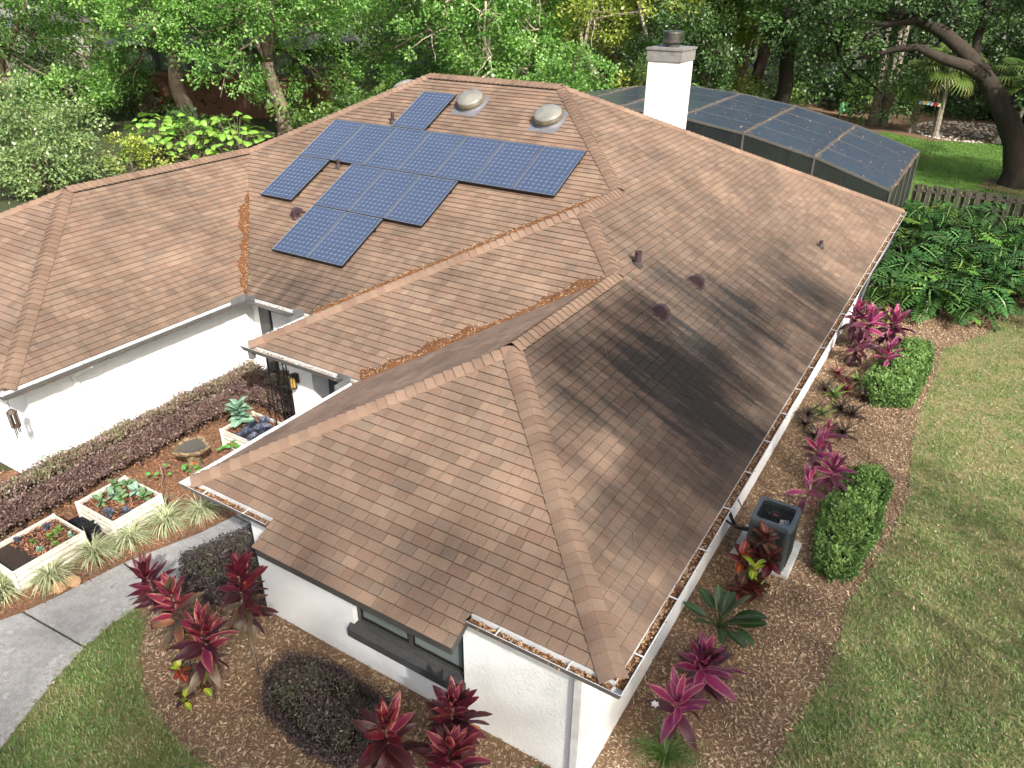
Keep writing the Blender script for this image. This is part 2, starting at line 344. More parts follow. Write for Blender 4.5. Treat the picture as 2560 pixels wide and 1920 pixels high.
M['stone_bath'] = pmat('stone_bath', [lin((104, 86, 62)), lin((150, 128, 96)), lin((84, 68, 48)), lin((128, 106, 78))], 9, rough=.9, bump=1, bscale=26)
M['water'] = pmat('water', [lin((46, 40, 32)), lin((58, 52, 42))], 4, rough=.06)
M['stone_tan'] = pmat('stone_tan', [lin((176, 138, 98)), lin((198, 164, 124))], 8, rough=.9, bump=.6)
M['stone_white'] = pmat('stone_white', [lin((176, 170, 158)), lin((206, 200, 190))], 9, rough=.85)
M['plastic_black'] = pmat('plastic_black', [lin((22, 24, 28)), lin((34, 36, 42))], 10, rough=.4)
M['ac_body'] = pmat('ac_body', [lin((50, 56, 58)), lin((60, 66, 68))], 6, rough=.5)
M['ac_rim'] = pmat('ac_rim', [lin((68, 78, 87)), lin((80, 90, 99))], 6, rough=.35)
M['ac_dark'] = pmat('ac_dark', [lin((18, 19, 21)), lin((28, 29, 31))], 8, rough=.6)
M['blade_metal'] = pmat('blade_metal', [lin((150, 152, 154)), lin((176, 178, 180))], 6, rough=.35, metal=.7)
M['red_mark'] = pmat('red_mark', [lin((190, 60, 64)), lin((206, 80, 82))], 10, rough=.5)
M['chair_green'] = pmat('chair_green', [lin((98, 176, 110)), lin((120, 196, 130))], 5, rough=.5)
M['glass_amber'] = pmat('glass_amber', [lin((150, 122, 56)), lin((182, 152, 80))], 8, rough=.12)
M['bronze'] = pmat('bronze', [lin((44, 38, 32)), lin((66, 56, 46))], 9, rough=.45)
M['chime_wood'] = pmat('chime_wood', [lin((70, 58, 50)), lin((92, 78, 68))], 12, rough=.7)
M['blind'] = pmat('blind', [lin((200, 204, 204)), lin((216, 219, 218))], 4, rough=.6)
m_, n_, l_, b_ = new_mat('window_glass'); M['window_glass'] = m_
b_.inputs['Base Color'].default_value = (*lin((112, 122, 120)), 1); b_.inputs['Roughness'].default_value = .05
def screenmat(name, alpha, col, rough):
    m, n, l, b = new_mat(name)
    b.inputs['Base Color'].default_value = (*col, 1); b.inputs['Roughness'].default_value = rough; b.inputs['Specular IOR Level'].default_value = .8
    t = n.new('ShaderNodeBsdfTransparent'); ms = n.new('ShaderNodeMixShader')
    g = n.new('ShaderNodeNewGeometry'); ns = n.new('ShaderNodeTexNoise'); ns.inputs['Scale'].default_value = .7; l.new(g.outputs['Position'], ns.inputs['Vector'])
    mr = n.new('ShaderNodeMapRange'); mr.inputs[3].default_value = alpha-.05; mr.inputs[4].default_value = min(1, alpha+.05); l.new(ns.outputs['Fac'], mr.inputs[0])
    l.new(mr.outputs[0], ms.inputs[0]); l.new(t.outputs[0], ms.inputs[1]); l.new(b.outputs[0], ms.inputs[2]); l.new(ms.outputs[0], n['Material Output'].inputs[0])
    return m
M['screen'] = screenmat('screen', .95, lin((64, 74, 90)), .18)
M['screen_side'] = screenmat('screen_side', .8, lin((30, 34, 36)), .5)
# ------------------------------------------------------------------ plan of the house (metres, ground z = 0)
E_ = 2.55; P_ = 0.486
W1, W2, W3 = 6.315, 9.056, 11.031
Y1, Y2, DD, TL, GX = 3.418, 5.047, 15.122, 11.656, 3.968
BX0, BX1, BY = -4.75, -1.70, -0.38
rng = np.random.default_rng(7); random.seed(7)

def dist_cam(p): return (Vector(p)-CAM).length

# ------------------------------------------------------------------ ground and paving
def sheet(name, poly, z, mat, kind='structure', thick=None):
    mb = MB()
    if thick: mb.prism(poly, z-thick, z)
    else: mb.add([(x, y, z) for x, y in poly], [tuple(range(len(poly)))])
    return tag(mb.build(name, mat), kind=kind)

sheet('ground', [(-260, -160), (220, -160), (220, 320), (-260, 320)], -0.012, M['earth'])
LAWN_R = [(12, -14), (12, 23), (3.82, 21.33), (2.85, 17.92), (2.04, 16.58), (2.05, 14.65), (1.93, 12.5), (1.99, 10.76), (2.16, 8.82), (2.07, 7.8), (1.88, 6.22), (1.74, 5.37), (1.76, 4.69), (1.73, 3.83), (1.63, 3.01), (1.52, 2.26), (1.46, 1.91), (1.3, 0.4), (.8, -1.2), (-.4, -2.4), (-2, -3.2), (-3.5, -14)]
LAWN_F = [(-6.2, -4.6), (-6.88, -3.03), (-7.14, -2.49), (-7.37, -2.0), (-7.55, -1.48), (-7.63, -.99), (-7.61, -.62), (-7.17, -.78), (-6.8, -1.13), (-6.21, -1.49), (-5.69, -1.65), (-5.14, -1.77), (-4.47, -1.8), (-3.7, -2.2), (-3.2, -3.4), (-4.2, -4.8)]
LAWN_B = [(-9, 33.5), (9, 31), (14, 50), (3.3, 50.2), (-1.5, 48.6), (-4.2, 50.2), (-7, 48), (-12, 42)]
WALK = [(-6.3, -4.6), (-8.9, -4.4), (-9.11, -1.86), (-8.98, -1.57), (-8.86, -1.12), (-8.68, -.08), (-8.25, 1.1), (-8.0, 2.4), (-7.9, 3.9), (-6.6, 3.9), (-6.9, 2.4), (-7.25, 1.2), (-7.5, .3), (-7.61, -.62), (-7.63, -.99), (-7.55, -1.48), (-7.37, -2.0), (-7.14, -2.49), (-6.88, -3.03)]
BED_G = [(-8.25, 1.1), (-8.68, -.08), (-8.86, -1.12), (-8.98, -1.57), (-9.11, -1.86), (-9.0, -4), (-13, -4), (-13, .43), (-11.48, .43), (-11.48, 5.5), (-8.6, 5.5), (-8.0, 3.9), (-8.0, 2.4)]
BED_F = [(-7.61, -.62), (-7.5, .3), (-7.25, 1.2), (-6.9, 2.4), (-6.6, 3.9), (-5.87, 3.9), (-5.87, .45), (-.45, .45), (-.45, 20.5), (2.0, 24), (8, 24), (5, 21.9)]+LAWN_R[2:20]+[(-2, -3.2), (-3.2, -3.4), (-3.7, -2.2), (-4.47, -1.8), (-5.14, -1.77), (-5.69, -1.65), (-6.21, -1.49), (-6.8, -1.13), (-7.17, -.78)]
sheet('mulch_bed', BED_G, 0.0, M['mulch']); sheet('mulch_bed', BED_F, 0.0, M['mulch'])
sheet('lawn', LAWN_R, 0.006, M['lawn']); sheet('lawn', LAWN_F, 0.008, M['lawn']); sheet('lawn', LAWN_B, 0.004, M['lawn_back'])
sheet('mulch_bed', [(-14, 49), (-7, 48), (-4.2, 50.3), (-1.5, 48.7), (3.3, 50.3), (14, 50.2), (14, 62), (-14, 62)], 0.0, M['mulch'])
sheet('mulch_bed', [(1.6, 37.2), (2.6, 36.6), (4.2, 36.6), (5.6, 38), (5.4, 40), (3.6, 40.6), (2, 39.6)], 0.012, M['mulch'])
# walkway slabs, split at the tooled joints
path = bpy.data.objects.new('walkway', None); COL.objects.link(path); tag(path, kind='structure')
L_ = [(-8.9, -4.4), (-9.11, -1.86), (-8.98, -1.57), (-8.86, -1.12), (-8.68, -.08), (-8.25, 1.1), (-8.0, 2.4), (-7.9, 3.9)]
R2 = [(-6.3, -4.6), (-6.88, -3.03), (-7.14, -2.49), (-7.37, -2.0), (-7.55, -1.48), (-7.63, -.99), (-7.61, -.62), (-7.5, .3), (-7.25, 1.2), (-6.9, 2.4), (-6.6, 3.9)]
def slab(poly):
    o = MB().prism(poly, -.06, .035).build('slab', M['concrete'], path)
    bv = o.modifiers.new('bevel', 'BEVEL'); bv.width = .012; bv.segments = 2; bv.limit_method = 'ANGLE'
slab([L_[0], R2[0], R2[1], R2[2], R2[3], (-7.545, -1.50), (-8.985, -1.59), (-9.10, -1.86)])
slab([(-8.975, -1.555), (-7.545, -1.465), (-7.63, -.99), (-7.61, -.62), (-7.575, -.23), (-8.685, -.10), (-8.86, -1.12)])
slab([(-8.675, -.065), (-7.57, -.195), (-7.5, .3), (-7.25, 1.2), (-7.10, 1.72), (-8.13, 1.72), (-8.25, 1.1)])
slab([(-8.125, 1.755), (-7.095, 1.755), (-6.9, 2.4), (-6.6, 3.9), (-7.9, 3.9), (-8.0, 2.4)])

# ------------------------------------------------------------------ the house
house = thing('house', 'white stucco one-storey house with brown shingle hip roof filling the frame', 'house')
wall = MB()
def wallseg(a, b, z0=-.05, z1=2.36, t=.2):
    """wall from a to b, thickness t to the left of a->b"""
    a, b = Vector((*a, 0)), Vector((*b, 0)); d = (b-a).normalized(); nrm = Vector((-d.y, d.x, 0))*t
    q = [a, b, b+nrm, a+nrm]
    wall.prism([(v.x, v.y) for v in q], z0, z1)
wx0, wx1, wz0, wz1 = -4.02, -2.16, .72, 2.05
wallseg((-5.87, .45), (wx0, .45)); wallseg((wx1, .45), (-.45, .45)); wallseg((wx0, .45), (wx1, .45), z1=wz0); wallseg((wx0, .45), (wx1, .45), z0=wz1)
wallseg((-.45, .652), (-.45, 19.7)); wallseg((-.45, 19.7), (-18.9, 19.7))
wallseg((-5.87, 3.87), (-5.87, .652))
wall.prism([(-8.62, 3.87), (-8.02, 3.87), (-8.02, 4.27), (-8.62, 4.27)], -.05, 2.36)
wallseg((-8.62, 5.5), (-8.62, 4.272), t=.2)
wallseg((-11.48, 5.5), (-8.42, 5.5)); wallseg((-11.48, .45), (-11.48, 5.498), t=.2)
wallseg((-18.5, .45), (-11.682, .45)); wallseg((-18.5, 5), (-18.5, .652)); wallseg((-18.9, 19.5), (-18.9, 5))
wo = wall.build('wall', M['stucco'], house)
rec = MB(); rec.box(-8.02, -5.875, 4.6, 4.8, -.05, 2.36); rec.build('porch_wall', M['stucco_grey'], house)
# soffit boards
sf = MB()
for a in [(-W1+.01, -.01, .01, .45), (-.45, -.01, .455, 20.1), (-W1+.01, -5.87, .455, Y1), (-W2+.01, -5.9, Y1+.01, 3.9), (-W2+.01, -8.6, 3.905, Y2), (-W3-.05, -8.6, Y2+.01, 5.5), (-W3-.45, -W3-.01, .01, Y2), (-18.9, -W3-.455, .01, .45), (-8.02, -5.9, 3.905, 4.6)]:
    sf.box(a[0], a[1], a[2], a[3], 2.362, 2.385)
sf.build('soffit', M['stucco_grey'], house)
fs = MB()
def fascia(a, b, z0=2.365, z1=2.53, m=0, t=.022):
    a, b = Vector((*a, 0)), Vector((*b, 0)); d = (b-a).normalized(); n = Vector((d.y, -d.x, 0))
    fs.prism([(v.x, v.y) for v in (a-n*t, b-n*t, b, a)], z0, z1, m)
for a, b in [((-W1, 0), (BX0, 0)), ((BX1, 0), (0, 0)), ((0, .03), (0, 20.15)), ((-W1, Y1), (-W1, .03)), ((-W2, Y1), (-W1, Y1)), ((-W2, Y2), (-W2, Y1+.03)), ((-W3+.0, Y2), (-W2, Y2)), ((-W3, 0), (-W3, Y2-.03)), ((-18.9, 0), (-W3-.03, 0))]:
    fascia(a, b)
fs.build('fascia', M['gutter_white'], house)
fb = MB()
zb = E_+P_*BY
fb.box(BX0+.02, BX1-.02, BY+.012, BY+.05, zb-.135, zb-.012)
def skew(x0, x1):
    fb.add([(x0, BY+.052, zb-.135), (x1, BY+.052, zb-.135), (x1, -.002, E_-.14), (x0, -.002, E_-.14), (x0, BY+.052, zb-.0), (x1, BY+.052, zb-.0), (x1, -.002, E_-.02), (x0, -.002, E_-.02)],
           [(0, 3, 2, 1), (4, 5, 6, 7), (0, 1, 5, 4), (1, 2, 6, 5), (2, 3, 7, 6), (3, 0, 4, 7)])
skew(BX0+.02, BX0+.05); skew(BX1-.05, BX1-.02)
fb.add([(BX0+.05, BY+.05, zb-.12), (BX1-.05, BY+.05, zb-.12), (BX1-.05, .0, E_-.13), (BX0+.05, .0, E_-.13)], [(0, 1, 2, 3)])
fb.build('window_hood_fascia', M['trim_dark'], house)
# front window
win = MB(); yy = .53
win.box(wx0+.001, wx1-.001, yy, yy+.06, wz0+.001, wz0+.06); win.box(wx0+.001, wx1-.001, yy, yy+.06, wz1-.06, wz1-.001)
for x in (wx0+.001, -3.115, wx1-.061): win.box(x, x+.06, yy-.002, yy+.058, wz0+.06, wz1-.06)
winob = win.build('window', M['trim_dark'], house)
for x0, x1 in ((wx0+.061, -3.115), (-3.055, wx1-.061)):
    sb = MB(); sb.box(x0, x1, yy+.01, yy+.045, wz0+.06, wz0+.1); sb.box(x0, x1, yy+.01, yy+.045, wz1-.1, wz1-.06); sb.box(x0, x0+.03, yy+.012, yy+.043, wz0+.1, wz1-.1); sb.box(x1-.03, x1, yy+.012, yy+.043, wz0+.1, wz1-.1)
    sb.build('sash', M['black_metal'], winob)
    MB().box(x0+.03, x1-.03, yy+.025, yy+.032, wz0+.1, wz1-.1).build('pane', M['window_glass'], winob)
sl = MB(); sl.box(wx0-.07, wx1+.02, .37, .449, wz0-.19, wz0-.055); sl.add([(wx0-.07, .37, wz0-.055), (wx1+.02, .37, wz0-.055), (wx1+.02, .449, wz0+.004), (wx0-.07, .449, wz0+.004)], [(0, 1, 2, 3)])
sl.add([(wx0, .449, wz0+.004), (wx1, .449, wz0+.004), (wx1, .53, wz0+.012), (wx0, .53, wz0+.012)], [(0, 1, 2, 3)])
sl.add([(wx1+.02, .37, wz0-.055), (wx1+.02, .449, wz0-.055), (wx1+.02, .449, wz0+.004)], [(0, 1, 2)])
so_ = sl.build('sill', M['sill_dark'], winob)
# window on the courtyard wall
cw = MB()
for x in (-11.2, -9.0): cw.box(x, x+.3, 5.44, 5.498, .5, 2.3)
cw.box(-10.9, -9.0, 5.44, 5.498, 2.1, 2.3); cw.box(-10.9, -9.0, 5.44, 5.498, .5, .62)
c_o = cw.build('window', M['trim_dark'], house)
MB().box(-10.9, -10.85, 5.43, 5.49, .62, 2.1).build('frame', M['black_metal'], c_o)
for k in range(24): MB().obox((-9.92, 5.47, .66+k*.06), (.9, 0, 0), (0, .012, .016), (0, -.002, .002)).build('blind_slat', M['blind'], c_o)
# door recess trim seen behind the trellis
cw = MB(); cw.box(-8.66, -8.622, 4.5, 5.3, .2, 2.25); cw.build('side_window', M['trim_dark'], house)

# ------------------------------------------------------------------ roof

HF = {}
def zf(key, x, y):
    return {'A': E_+P_*y, 'B': E_-P_*x, 'C': E_+P_*(x+W1), 'D': E_+P_*(y-Y1), 'E': E_+P_*(x+W2), 'F': E_+P_*(y-Y2), 'G': E_+P_*(-W3-x), 'H': E_+P_*y, 'I': E_+P_*(x+W3+2*GX), 'J': E_+P_*(x+TL+DD/2), 'K': E_+P_*(Y2+DD-y)}[key]
FACES = {
 'A': [(-W1, 0), (BX0, 0), (BX0, BY), (BX1, BY), (BX1, 0), (0, 0), (-W1/2, W1/2)],
 'B': [(0, 0), (0, Y2+DD), (-DD/2, Y2+DD/2), (-W2/2, Y2+W2/2), (-W2/2, Y1+W2/2), (-W1/2, Y1+W1/2), (-W1/2, W1/2)],
 'C': [(-W1, 0), (-W1/2, W1/2), (-W1/2, Y1+W1/2), (-W1, Y1)],
 'D': [(-W2, Y1), (-W1, Y1), (-W1/2, Y1+W1/2), (-W2/2, Y1+W2/2)],
 'E': [(-W2, Y1), (-W2/2, Y1+W2/2), (-W2/2, Y2+W2/2), (-W2, Y2)],
 'F': [(-W3, Y2), (-W2, Y2), (-W2/2, Y2+W2/2), (-DD/2, Y2+DD/2), (-TL, Y2+DD/2), (-W3-GX, Y2+GX)],
 'G': [(-W3, 0), (-W3, Y2), (-W3-GX, Y2+GX), (-W3-GX, GX)],
 'H': [(-W3, 0), (-W3-GX, GX), (-W3-2*GX, 0)],
 'I': [(-W3-2*GX, 0), (-W3-GX, GX), (-W3-GX, Y2+GX), (-W3-2*GX, Y2)],
 'J': [(-TL-DD/2, Y2), (-W3-GX, Y2+GX), (-TL, Y2+DD/2), (-TL-DD/2, Y2+DD)],
 'K': [(0, Y2+DD), (-TL-DD/2, Y2+DD), (-TL, Y2+DD/2), (-DD/2, Y2+DD/2)]}
UPS = {'A': (0, 1), 'B': (-1, 0), 'C': (1, 0), 'D': (0, 1), 'E': (1, 0), 'F': (0, 1), 'G': (-1, 0), 'H': (0, 1), 'I': (1, 0), 'J': (1, 0), 'K': (0, -1)}
STAIN = {'A': .14, 'B': .4, 'C': .1, 'D': .16, 'E': .15, 'F': .3, 'G': .22, 'H': .1, 'I': .3, 'J': .3, 'K': .3}
dk = MB()
for k, poly in FACES.items():
    V = [(x, y, zf(k, x, y)) for x, y in poly]; n = len(V)
    a = sum((V[i][0]*V[(i+1) % n][1]-V[(i+1) % n][0]*V[i][1]) for i in range(n))
    f = tuple(range(n)) if a > 0 else tuple(range(n))[::-1]
    dk.add(V, [f])
roof = dk.build('roof', M['underlay'], house)

def clip_rect(poly, x0, x1, y0, y1):
    def cl(pts, ins, inter):
        out = []
        for i in range(len(pts)):
            a, b = pts[i], pts[(i+1) % len(pts)]; ia, ib = ins(a), ins(b)
            if ia: out.append(a)
            if ia != ib: out.append(inter(a, b))
        return out
    lx = lambda c: (lambda a, b: (c, a[1]+(b[1]-a[1])*(c-a[0])/(b[0]-a[0])))
    ly = lambda c: (lambda a, b: (a[0]+(b[0]-a[0])*(c-a[1])/(b[1]-a[1]), c))
    for ins, it in ((lambda p: p[0] >= x0, lx(x0)), (lambda p: p[0] <= x1, lx(x1)), (lambda p: p[1] >= y0, ly(y0)), (lambda p: p[1] <= y1, ly(y1))):
        if len(poly) < 3: return []
        poly = cl(poly, ins, it)
    out = []
    for p in poly:
        if not out or abs(p[0]-out[-1][0])+abs(p[1]-out[-1][1]) > 1e-4: out.append(p)
    if len(out) > 1 and abs(out[0][0]-out[-1][0])+abs(out[0][1]-out[-1][1]) < 1e-4: out.pop()
    return out

def stain_shade_at(key, x, y):
    if key == 'B': return .28+.42*math.exp(-((y-4.0)/2.6)**2-((x+1.7)/2.0)**2)+.7*math.exp(-((y-9.3)/3.4)**2-((x+.8)/1.8)**2)+.42*math.exp(-((y-7)/3.6)**2)  # algae, deepened around the tree's shadow patch: shade put into the colour
    if key == 'F': return .16+.55*math.exp(-((y-Y2-.3)/1.6)**2)
    return STAIN[key]
EXPO = 0.143/math.hypot(1, P_)
SH = []      # (distance, V, F, tint, s, t, stain)
rs = random.Random(11)
CP = math.hypot(1, P_)
for key, poly in FACES.items():
    if key in 'IJK': continue
    ux, uy = UPS[key]; ex, ey = uy, -ux
    if key == 'B': ex, ey = 0, 1
    sh = [(x*ex+y*ey, x*ux+y*uy) for x, y in poly]
    smin = min(q[0] for q in sh); smax = max(q[0] for q in sh); hmin = min(q[1] for q in sh); hmax = max(q[1] for q in sh)
    nx, ny, nz = -ux*P_/CP, -uy*P_/CP, 1/CP
    k = 0; h = hmin-.012
    while h < hmax-.02:
        s = smin-rs.uniform(0, .3)
        while s < smax:
            wdt = rs.choice([.13, .16, .19, .22, .22, .25, .29, .33])*rs.uniform(.92, 1.08)
            tint = rs.random(); dz = rs.uniform(0, .0025)
            ex_ = sh if h > hmin else [(a, b-.012 if b < hmin+.001 else b) for a, b in sh]
            pg = clip_rect(ex_, s+.003, s+wdt-.003, h, h+EXPO-.005)
            if len(pg) >= 3:
                ar = .5*abs(sum(pg[i][0]*pg[(i+1) % len(pg)][1]-pg[(i+1) % len(pg)][0]*pg[i][1] for i in range(len(pg))))
                if ar > 4e-4:
                    top = []; bot = []
                    for a, b in pg:
                        x = a*ex+b*ux; y = a*ey+b*uy; z = zf(key, x, y)
                        q = .0165*(1-(b-h)/EXPO)+.003+dz
                        top.append((x+nx*q, y+ny*q, z+nz*q)); bot.append((x+nx*.001, y+ny*.001, z+nz*.001))
                    n = len(pg); V = top+bot
                    orient = sum(pg[i][0]*pg[(i+1) % n][1]-pg[(i+1) % n][0]*pg[i][1] for i in range(n))
                    F = [tuple(range(n))]+[(i, n+i, n+(i+1) % n, (i+1) % n) for i in range(n)]
                    vt = Vector(V[1])-Vector(V[0]); nn = vt.cross(Vector(V[2])-Vector(V[1]))
                    if nn.z < 0: F = [f[::-1] for f in F]
                    SH.append((dist_cam(top[0]), V, F, tint, [q[0] for q in pg]*2, [(q[1]-hmax)*CP for q in pg]*2, stain_shade_at(key, top[0][0], top[0][1])))
            s += wdt
        h += EXPO; k += 1
SH.sort(key=lambda q: q[0])
def sh_mesh(name, lst):
    V = []; F = []; ti = []; ss = []; tt = []; sn = []
    for _, v, f, a, s, t, st in lst:
        k = len(V); V += v; F += [tuple(i+k for i in g) for g in f]; ti += [a]*len(v); ss += s; tt += t; sn += [st]*len(v)
    return mesh_from(name, V, F, attrs={'tint': ti, 's': ss, 't': tt, 'stain_shade': sn})
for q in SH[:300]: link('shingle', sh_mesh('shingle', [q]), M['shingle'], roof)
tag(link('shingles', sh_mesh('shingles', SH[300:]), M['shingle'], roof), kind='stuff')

# ridge and hip caps
CAPS = []
def caps(a, b, k1, k2, lift=0.0, big=False, key_a=None):
    A = Vector((*a, zf(k1, *a))); B = Vector((*b, zf(k1, *b)))
    def nrm(k): ux, uy = UPS[k]; return Vector((-ux*P_, -uy*P_, 1)).normalized()
    n1, n2 = nrm(k1), nrm(k2); d = (B-A); L = d.length; d.normalize()
    u = (n1+n2).normalized()
    w1 = n1.cross(d); w1 = w1 if w1.dot(n2) > 0 and False else w1
    c = (A+B)/2
    def down(n, other):
        w = n.cross(d).normalized()
        return w if (w.dot(u) < 0) else -w
    w1, w2 = down(n1, n2), down(n2, n1)
    x = 0.0; hw = .165
    while x < L-.01:
        e = min(.143, L-x)
        V = []; s0, s1 = x-.004, min(x+e+.03, L)
        for sx, q in ((s0, .032+lift), (s1, .003+lift)):
            p = A+d*sx
            for th in (0.0, .013):
                for f in (0, .17, .34, .5, .66, .83, 1):
                    base = p+w1*hw*(1-2*f) if f < .5 else p+w2*hw*(2*f-1)
                    rnd = (.034 if not big else .022)*(1-(2*f-1)**2)
                    V.append(base+u*(q+th+rnd))
        F = []
        for i in range(6):
            F += [(7+i, 8+i, 22+i, 21+i), (i, i+1, 8+i, 7+i), (14+i, 21+i, 22+i, 15+i)]
        F += [(0, 7, 21, 14), (6, 20, 27, 13)]
        CAPS.append((dist_cam(V[0]), [tuple(v) for v in V], F, .25+.5*rs.random(), [x]*28, [0.0]*28, .1))
        x += e
JR = (-W1/2, W1/2); J2 = (-W1/2, Y1+W1/2); J3 = (-W2/2, Y1+W2/2); J4 = (-W2/2, Y2+W2/2); J5 = (-DD/2, Y2+DD/2); J6 = (-TL, Y2+DD/2); J7 = (-W3-GX, Y2+GX); J8 = (-W3-GX, GX)
caps((-W1, 0), JR, 'A', 'C'); caps((0, 0), JR, 'A', 'B')
caps((-W2, Y1), J3, 'D', 'E'); caps(J2, J3, 'D', 'B'); caps(J4, J5, 'F', 'B'); caps((0, Y2+DD), J5, 'B', 'K')
caps(J3, J4, 'E', 'B'); caps(J7, J6, 'F', 'J'); caps((-W3, 0), J8, 'G', 'H'); caps((-W3-2*GX, 0), J8, 'H', 'I')
caps(JR, J2, 'C', 'B', lift=.035, big=True); caps(J5, J6, 'F', 'K', lift=.035, big=True); caps(J8, J7, 'G', 'I', lift=.035, big=True)
CAPS.sort(key=lambda q: q[0])
for q in CAPS[:300]: link('ridge_cap', sh_mesh('ridge_cap', [q]), M['shingle'], roof)
tag(link('ridge_caps', sh_mesh('ridge_caps', CAPS[300:]), M['shingle'], roof), kind='stuff')
# black ridge vent strips below the raised caps
for a, b, k1 in ((JR, J2, 'C'), (J5, J6, 'F'), (J8, J7, 'G')):
    A = Vector((*a, zf(k1, *a))); B = Vector((*b, zf(k1, *b))); d = (B-A).normalized(); sd_ = d.cross(Vector((0, 0, 1))).normalized()
    mb = MB()
    for sg in (-1, 1):
        mb.obox((A+B)/2+sd_*sg*.115+Vector((0, 0, -.035)), d*((B-A).length/2-.1), sd_*.02, Vector((0, 0, .026)))
    mb.build('ridge_vent', M['black_metal'], roof)

# gutters -------------------------------------------------------------
def gutter(a, b, ea, eb, mats, hang=.62, fill=1.0):
    """channel along a->b, outside to the right; ea/eb: +1 outside corner mitre, -1 inside corner, 0 square end"""
    a, b = Vector((*a, E_-.012)), Vector((*b, E_-.012)); d = (b-a).normalized(); o = Vector((d.y, -d.x, 0)); L = (b-a).length
    outer = [(.004, 0), (.004, -.105), (.095, -.105), (.118, -.05), (.132, -.012), (.132, 0)]
    inner = [(.124, 0), (.124, -.012), (.110, -.05), (.090, -.097), (.010, -.097), (.010, 0)]
    prof = outer+inner; n = len(prof); mb = MB()
    V = []
    for p, sg, e in ((a, -1, ea), (b, 1, eb)):
        for q, z in prof: V.append(p+o*q+d*(sg*e*q)+Vector((0, 0, z)))
    F = [(i, (i+1) % n, n+(i+1) % n, n+i) for i in range(n)]; mi = [0]*5+[1]*7
    for f, m in zip(F, mi): mb.add([V[i] for i in f], [(0, 1, 2, 3)], m)
    for e, off in ((ea, 0), (eb, n)):
        if e == 0:
            mb.add([V[off+i] for i in range(6)], [tuple(range(6))], 0); mb.add([V[off+i] for i in range(6, 12)], [tuple(range(6))], 1)
    g = mb.build('gutter', mats, house)
    k = max(2, int(L/hang)); 
    for i in range(k):
        p = a+d*((i+.45)*L/k)
        MB().obox(p+o*.066+Vector((0, 0, .001)), o*.07, d*.007, Vector((0, 0, .0045))).build('hanger', M['gutter_white'], g)
    if fill > 0:
        mb = MB(); N = max(4, int(L/.18)); V = []
        for i in range(N+1):
            x = min(max(i*L/N, .02 if ea <= 0 else -.05), L-.02 if eb <= 0 else L+.05); p = a+d*x
            hz = -.05-.03*rs.random()-(1-fill)*.03
            V += [p+o*.012+Vector((0, 0, hz)), p+o*.06+Vector((0, 0, hz+.012*rs.random())), p+o*.108+Vector((0, 0, hz-.004))]
        F = [(3*i+j, 3*i+j+1, 3*i+j+4, 3*i+j+3) for i in range(N) for j in (0, 1)]
        tag(mb.add(V, F).build('gutter_debris', M['litter'], g, smooth=True), kind='stuff')
        K = int(L*170*fill)
        xs = rng.uniform(0, L, K)[:, None]; qs = rng.uniform(.022, .102, K)[:, None]
        P = np.array(a)+np.array(d)*xs+np.array(o)*qs+np.array([0, 0, -1])*rng.uniform(.028, .052, K)[:, None]
        D = rng.normal(size=(K, 3)); D[:, 2] *= .25; Nn = rng.normal(size=(K, 3))*.35+[0, 0, 1]
        me = quad_mesh('gutter_leaves', leaf_quads(P, D, Nn, rng.uniform(.03, .062, K), rng.uniform(.014, .026, K)), {'tint': rng.random(K)})
        tag(link('gutter_leaves', me, M['litter_leaf'], g), kind='stuff')
    return g
GW = [M['gutter_white'], M['gutter_white']]; GG = [M['gutter_grey'], M['gutter_white']]
gutter((-W1, 0), (BX0, 0), 1, 0, GG, .55); gutter((BX1, 0), (0, 0), 0, 1, GG, .85); gutter((0, 0), (0, Y2+DD), 1, 0, GW, .95)
gutter((-W1, Y1), (-W1, 0), -1, 1, GG, .8, .0); gutter((-W2, Y1), (-W1, Y1), 1, -1, GG, .9, .7); gutter((-W2, Y2), (-W2, Y1), -1, 1, GG, .9, 0)
gutter((-W3, Y2), (-W2, Y2), -1, -1, GG, .9, .3); gutter((-W3, 0), (-W3, Y2), 1, -1, GG, .9, .12); gutter((-18.96, 0), (-W3, 0), 0, 1, GG, .9, 0)
# splash guards at the inside corners
for cx, cy, k in ((-W3, Y2, 1), (-W2, Y2, 0), (-W1, Y1, 0)):
    mb = MB(); sx = 1 if k else -1
    mb.box(cx+sx*.128, cx+sx*.138, cy-.50, cy-.133, E_-.03, E_+.10); mb.box(min(cx+sx*.128, cx+sx*.42), max(cx+sx*.128, cx+sx*.42), cy-.132, cy-.122, E_-.03, E_+.10)
    mb.build('splash_guard', M['gutter_grey'], house)
# downspouts
def dspout(name, x, y, w=.075, dpt=.06, z0=.12, z1=2.36, mat='gutter_white'):
    mb = MB(); mb.box(x-w/2, x+w/2, y-dpt/2, y+dpt/2, z0, z1)
    return mb.build(name, M[mat], house)
dspout('downspout', -.555, .412, .095, .07); dspout('downspout', -.60-.02, .437, .02, .02, 0.02, 2.3, 'gutter_grey')
mb = MB(); mb.box(-11.478, -11.40, 1.27, 1.36, .1, 2.05); mb.tube([(-11.44, 1.31, 2.02), (-11.42, 1.32, 2.14), (-11.2, 1.40, 2.30), (-10.98, 1.44, 2.42)], .042, 8); mb.build('downspout', M['stucco'], house)
mb = MB(); mb.box(-.448, -.37, 16.6, 16.69, .25, 2.3); mb.tube([(-.41, 16.64, .3), (-.40, 16.6, .16), (-.2, 16.3, .1), (-.02, 16.1, .08)], .045, 8); mb.build('downspout', M['gutter_white'], house)
mb = MB(); mb.tube([(.06, 18.6, 2.42), (.02, 18.2, 2.1), (-.2, 17.6, 1.4), (-.3, 17.2, .5), (-.3, 17.0, .05)], .075, 10); mb.build('downspout', M['plastic_black'], house, smooth=True)
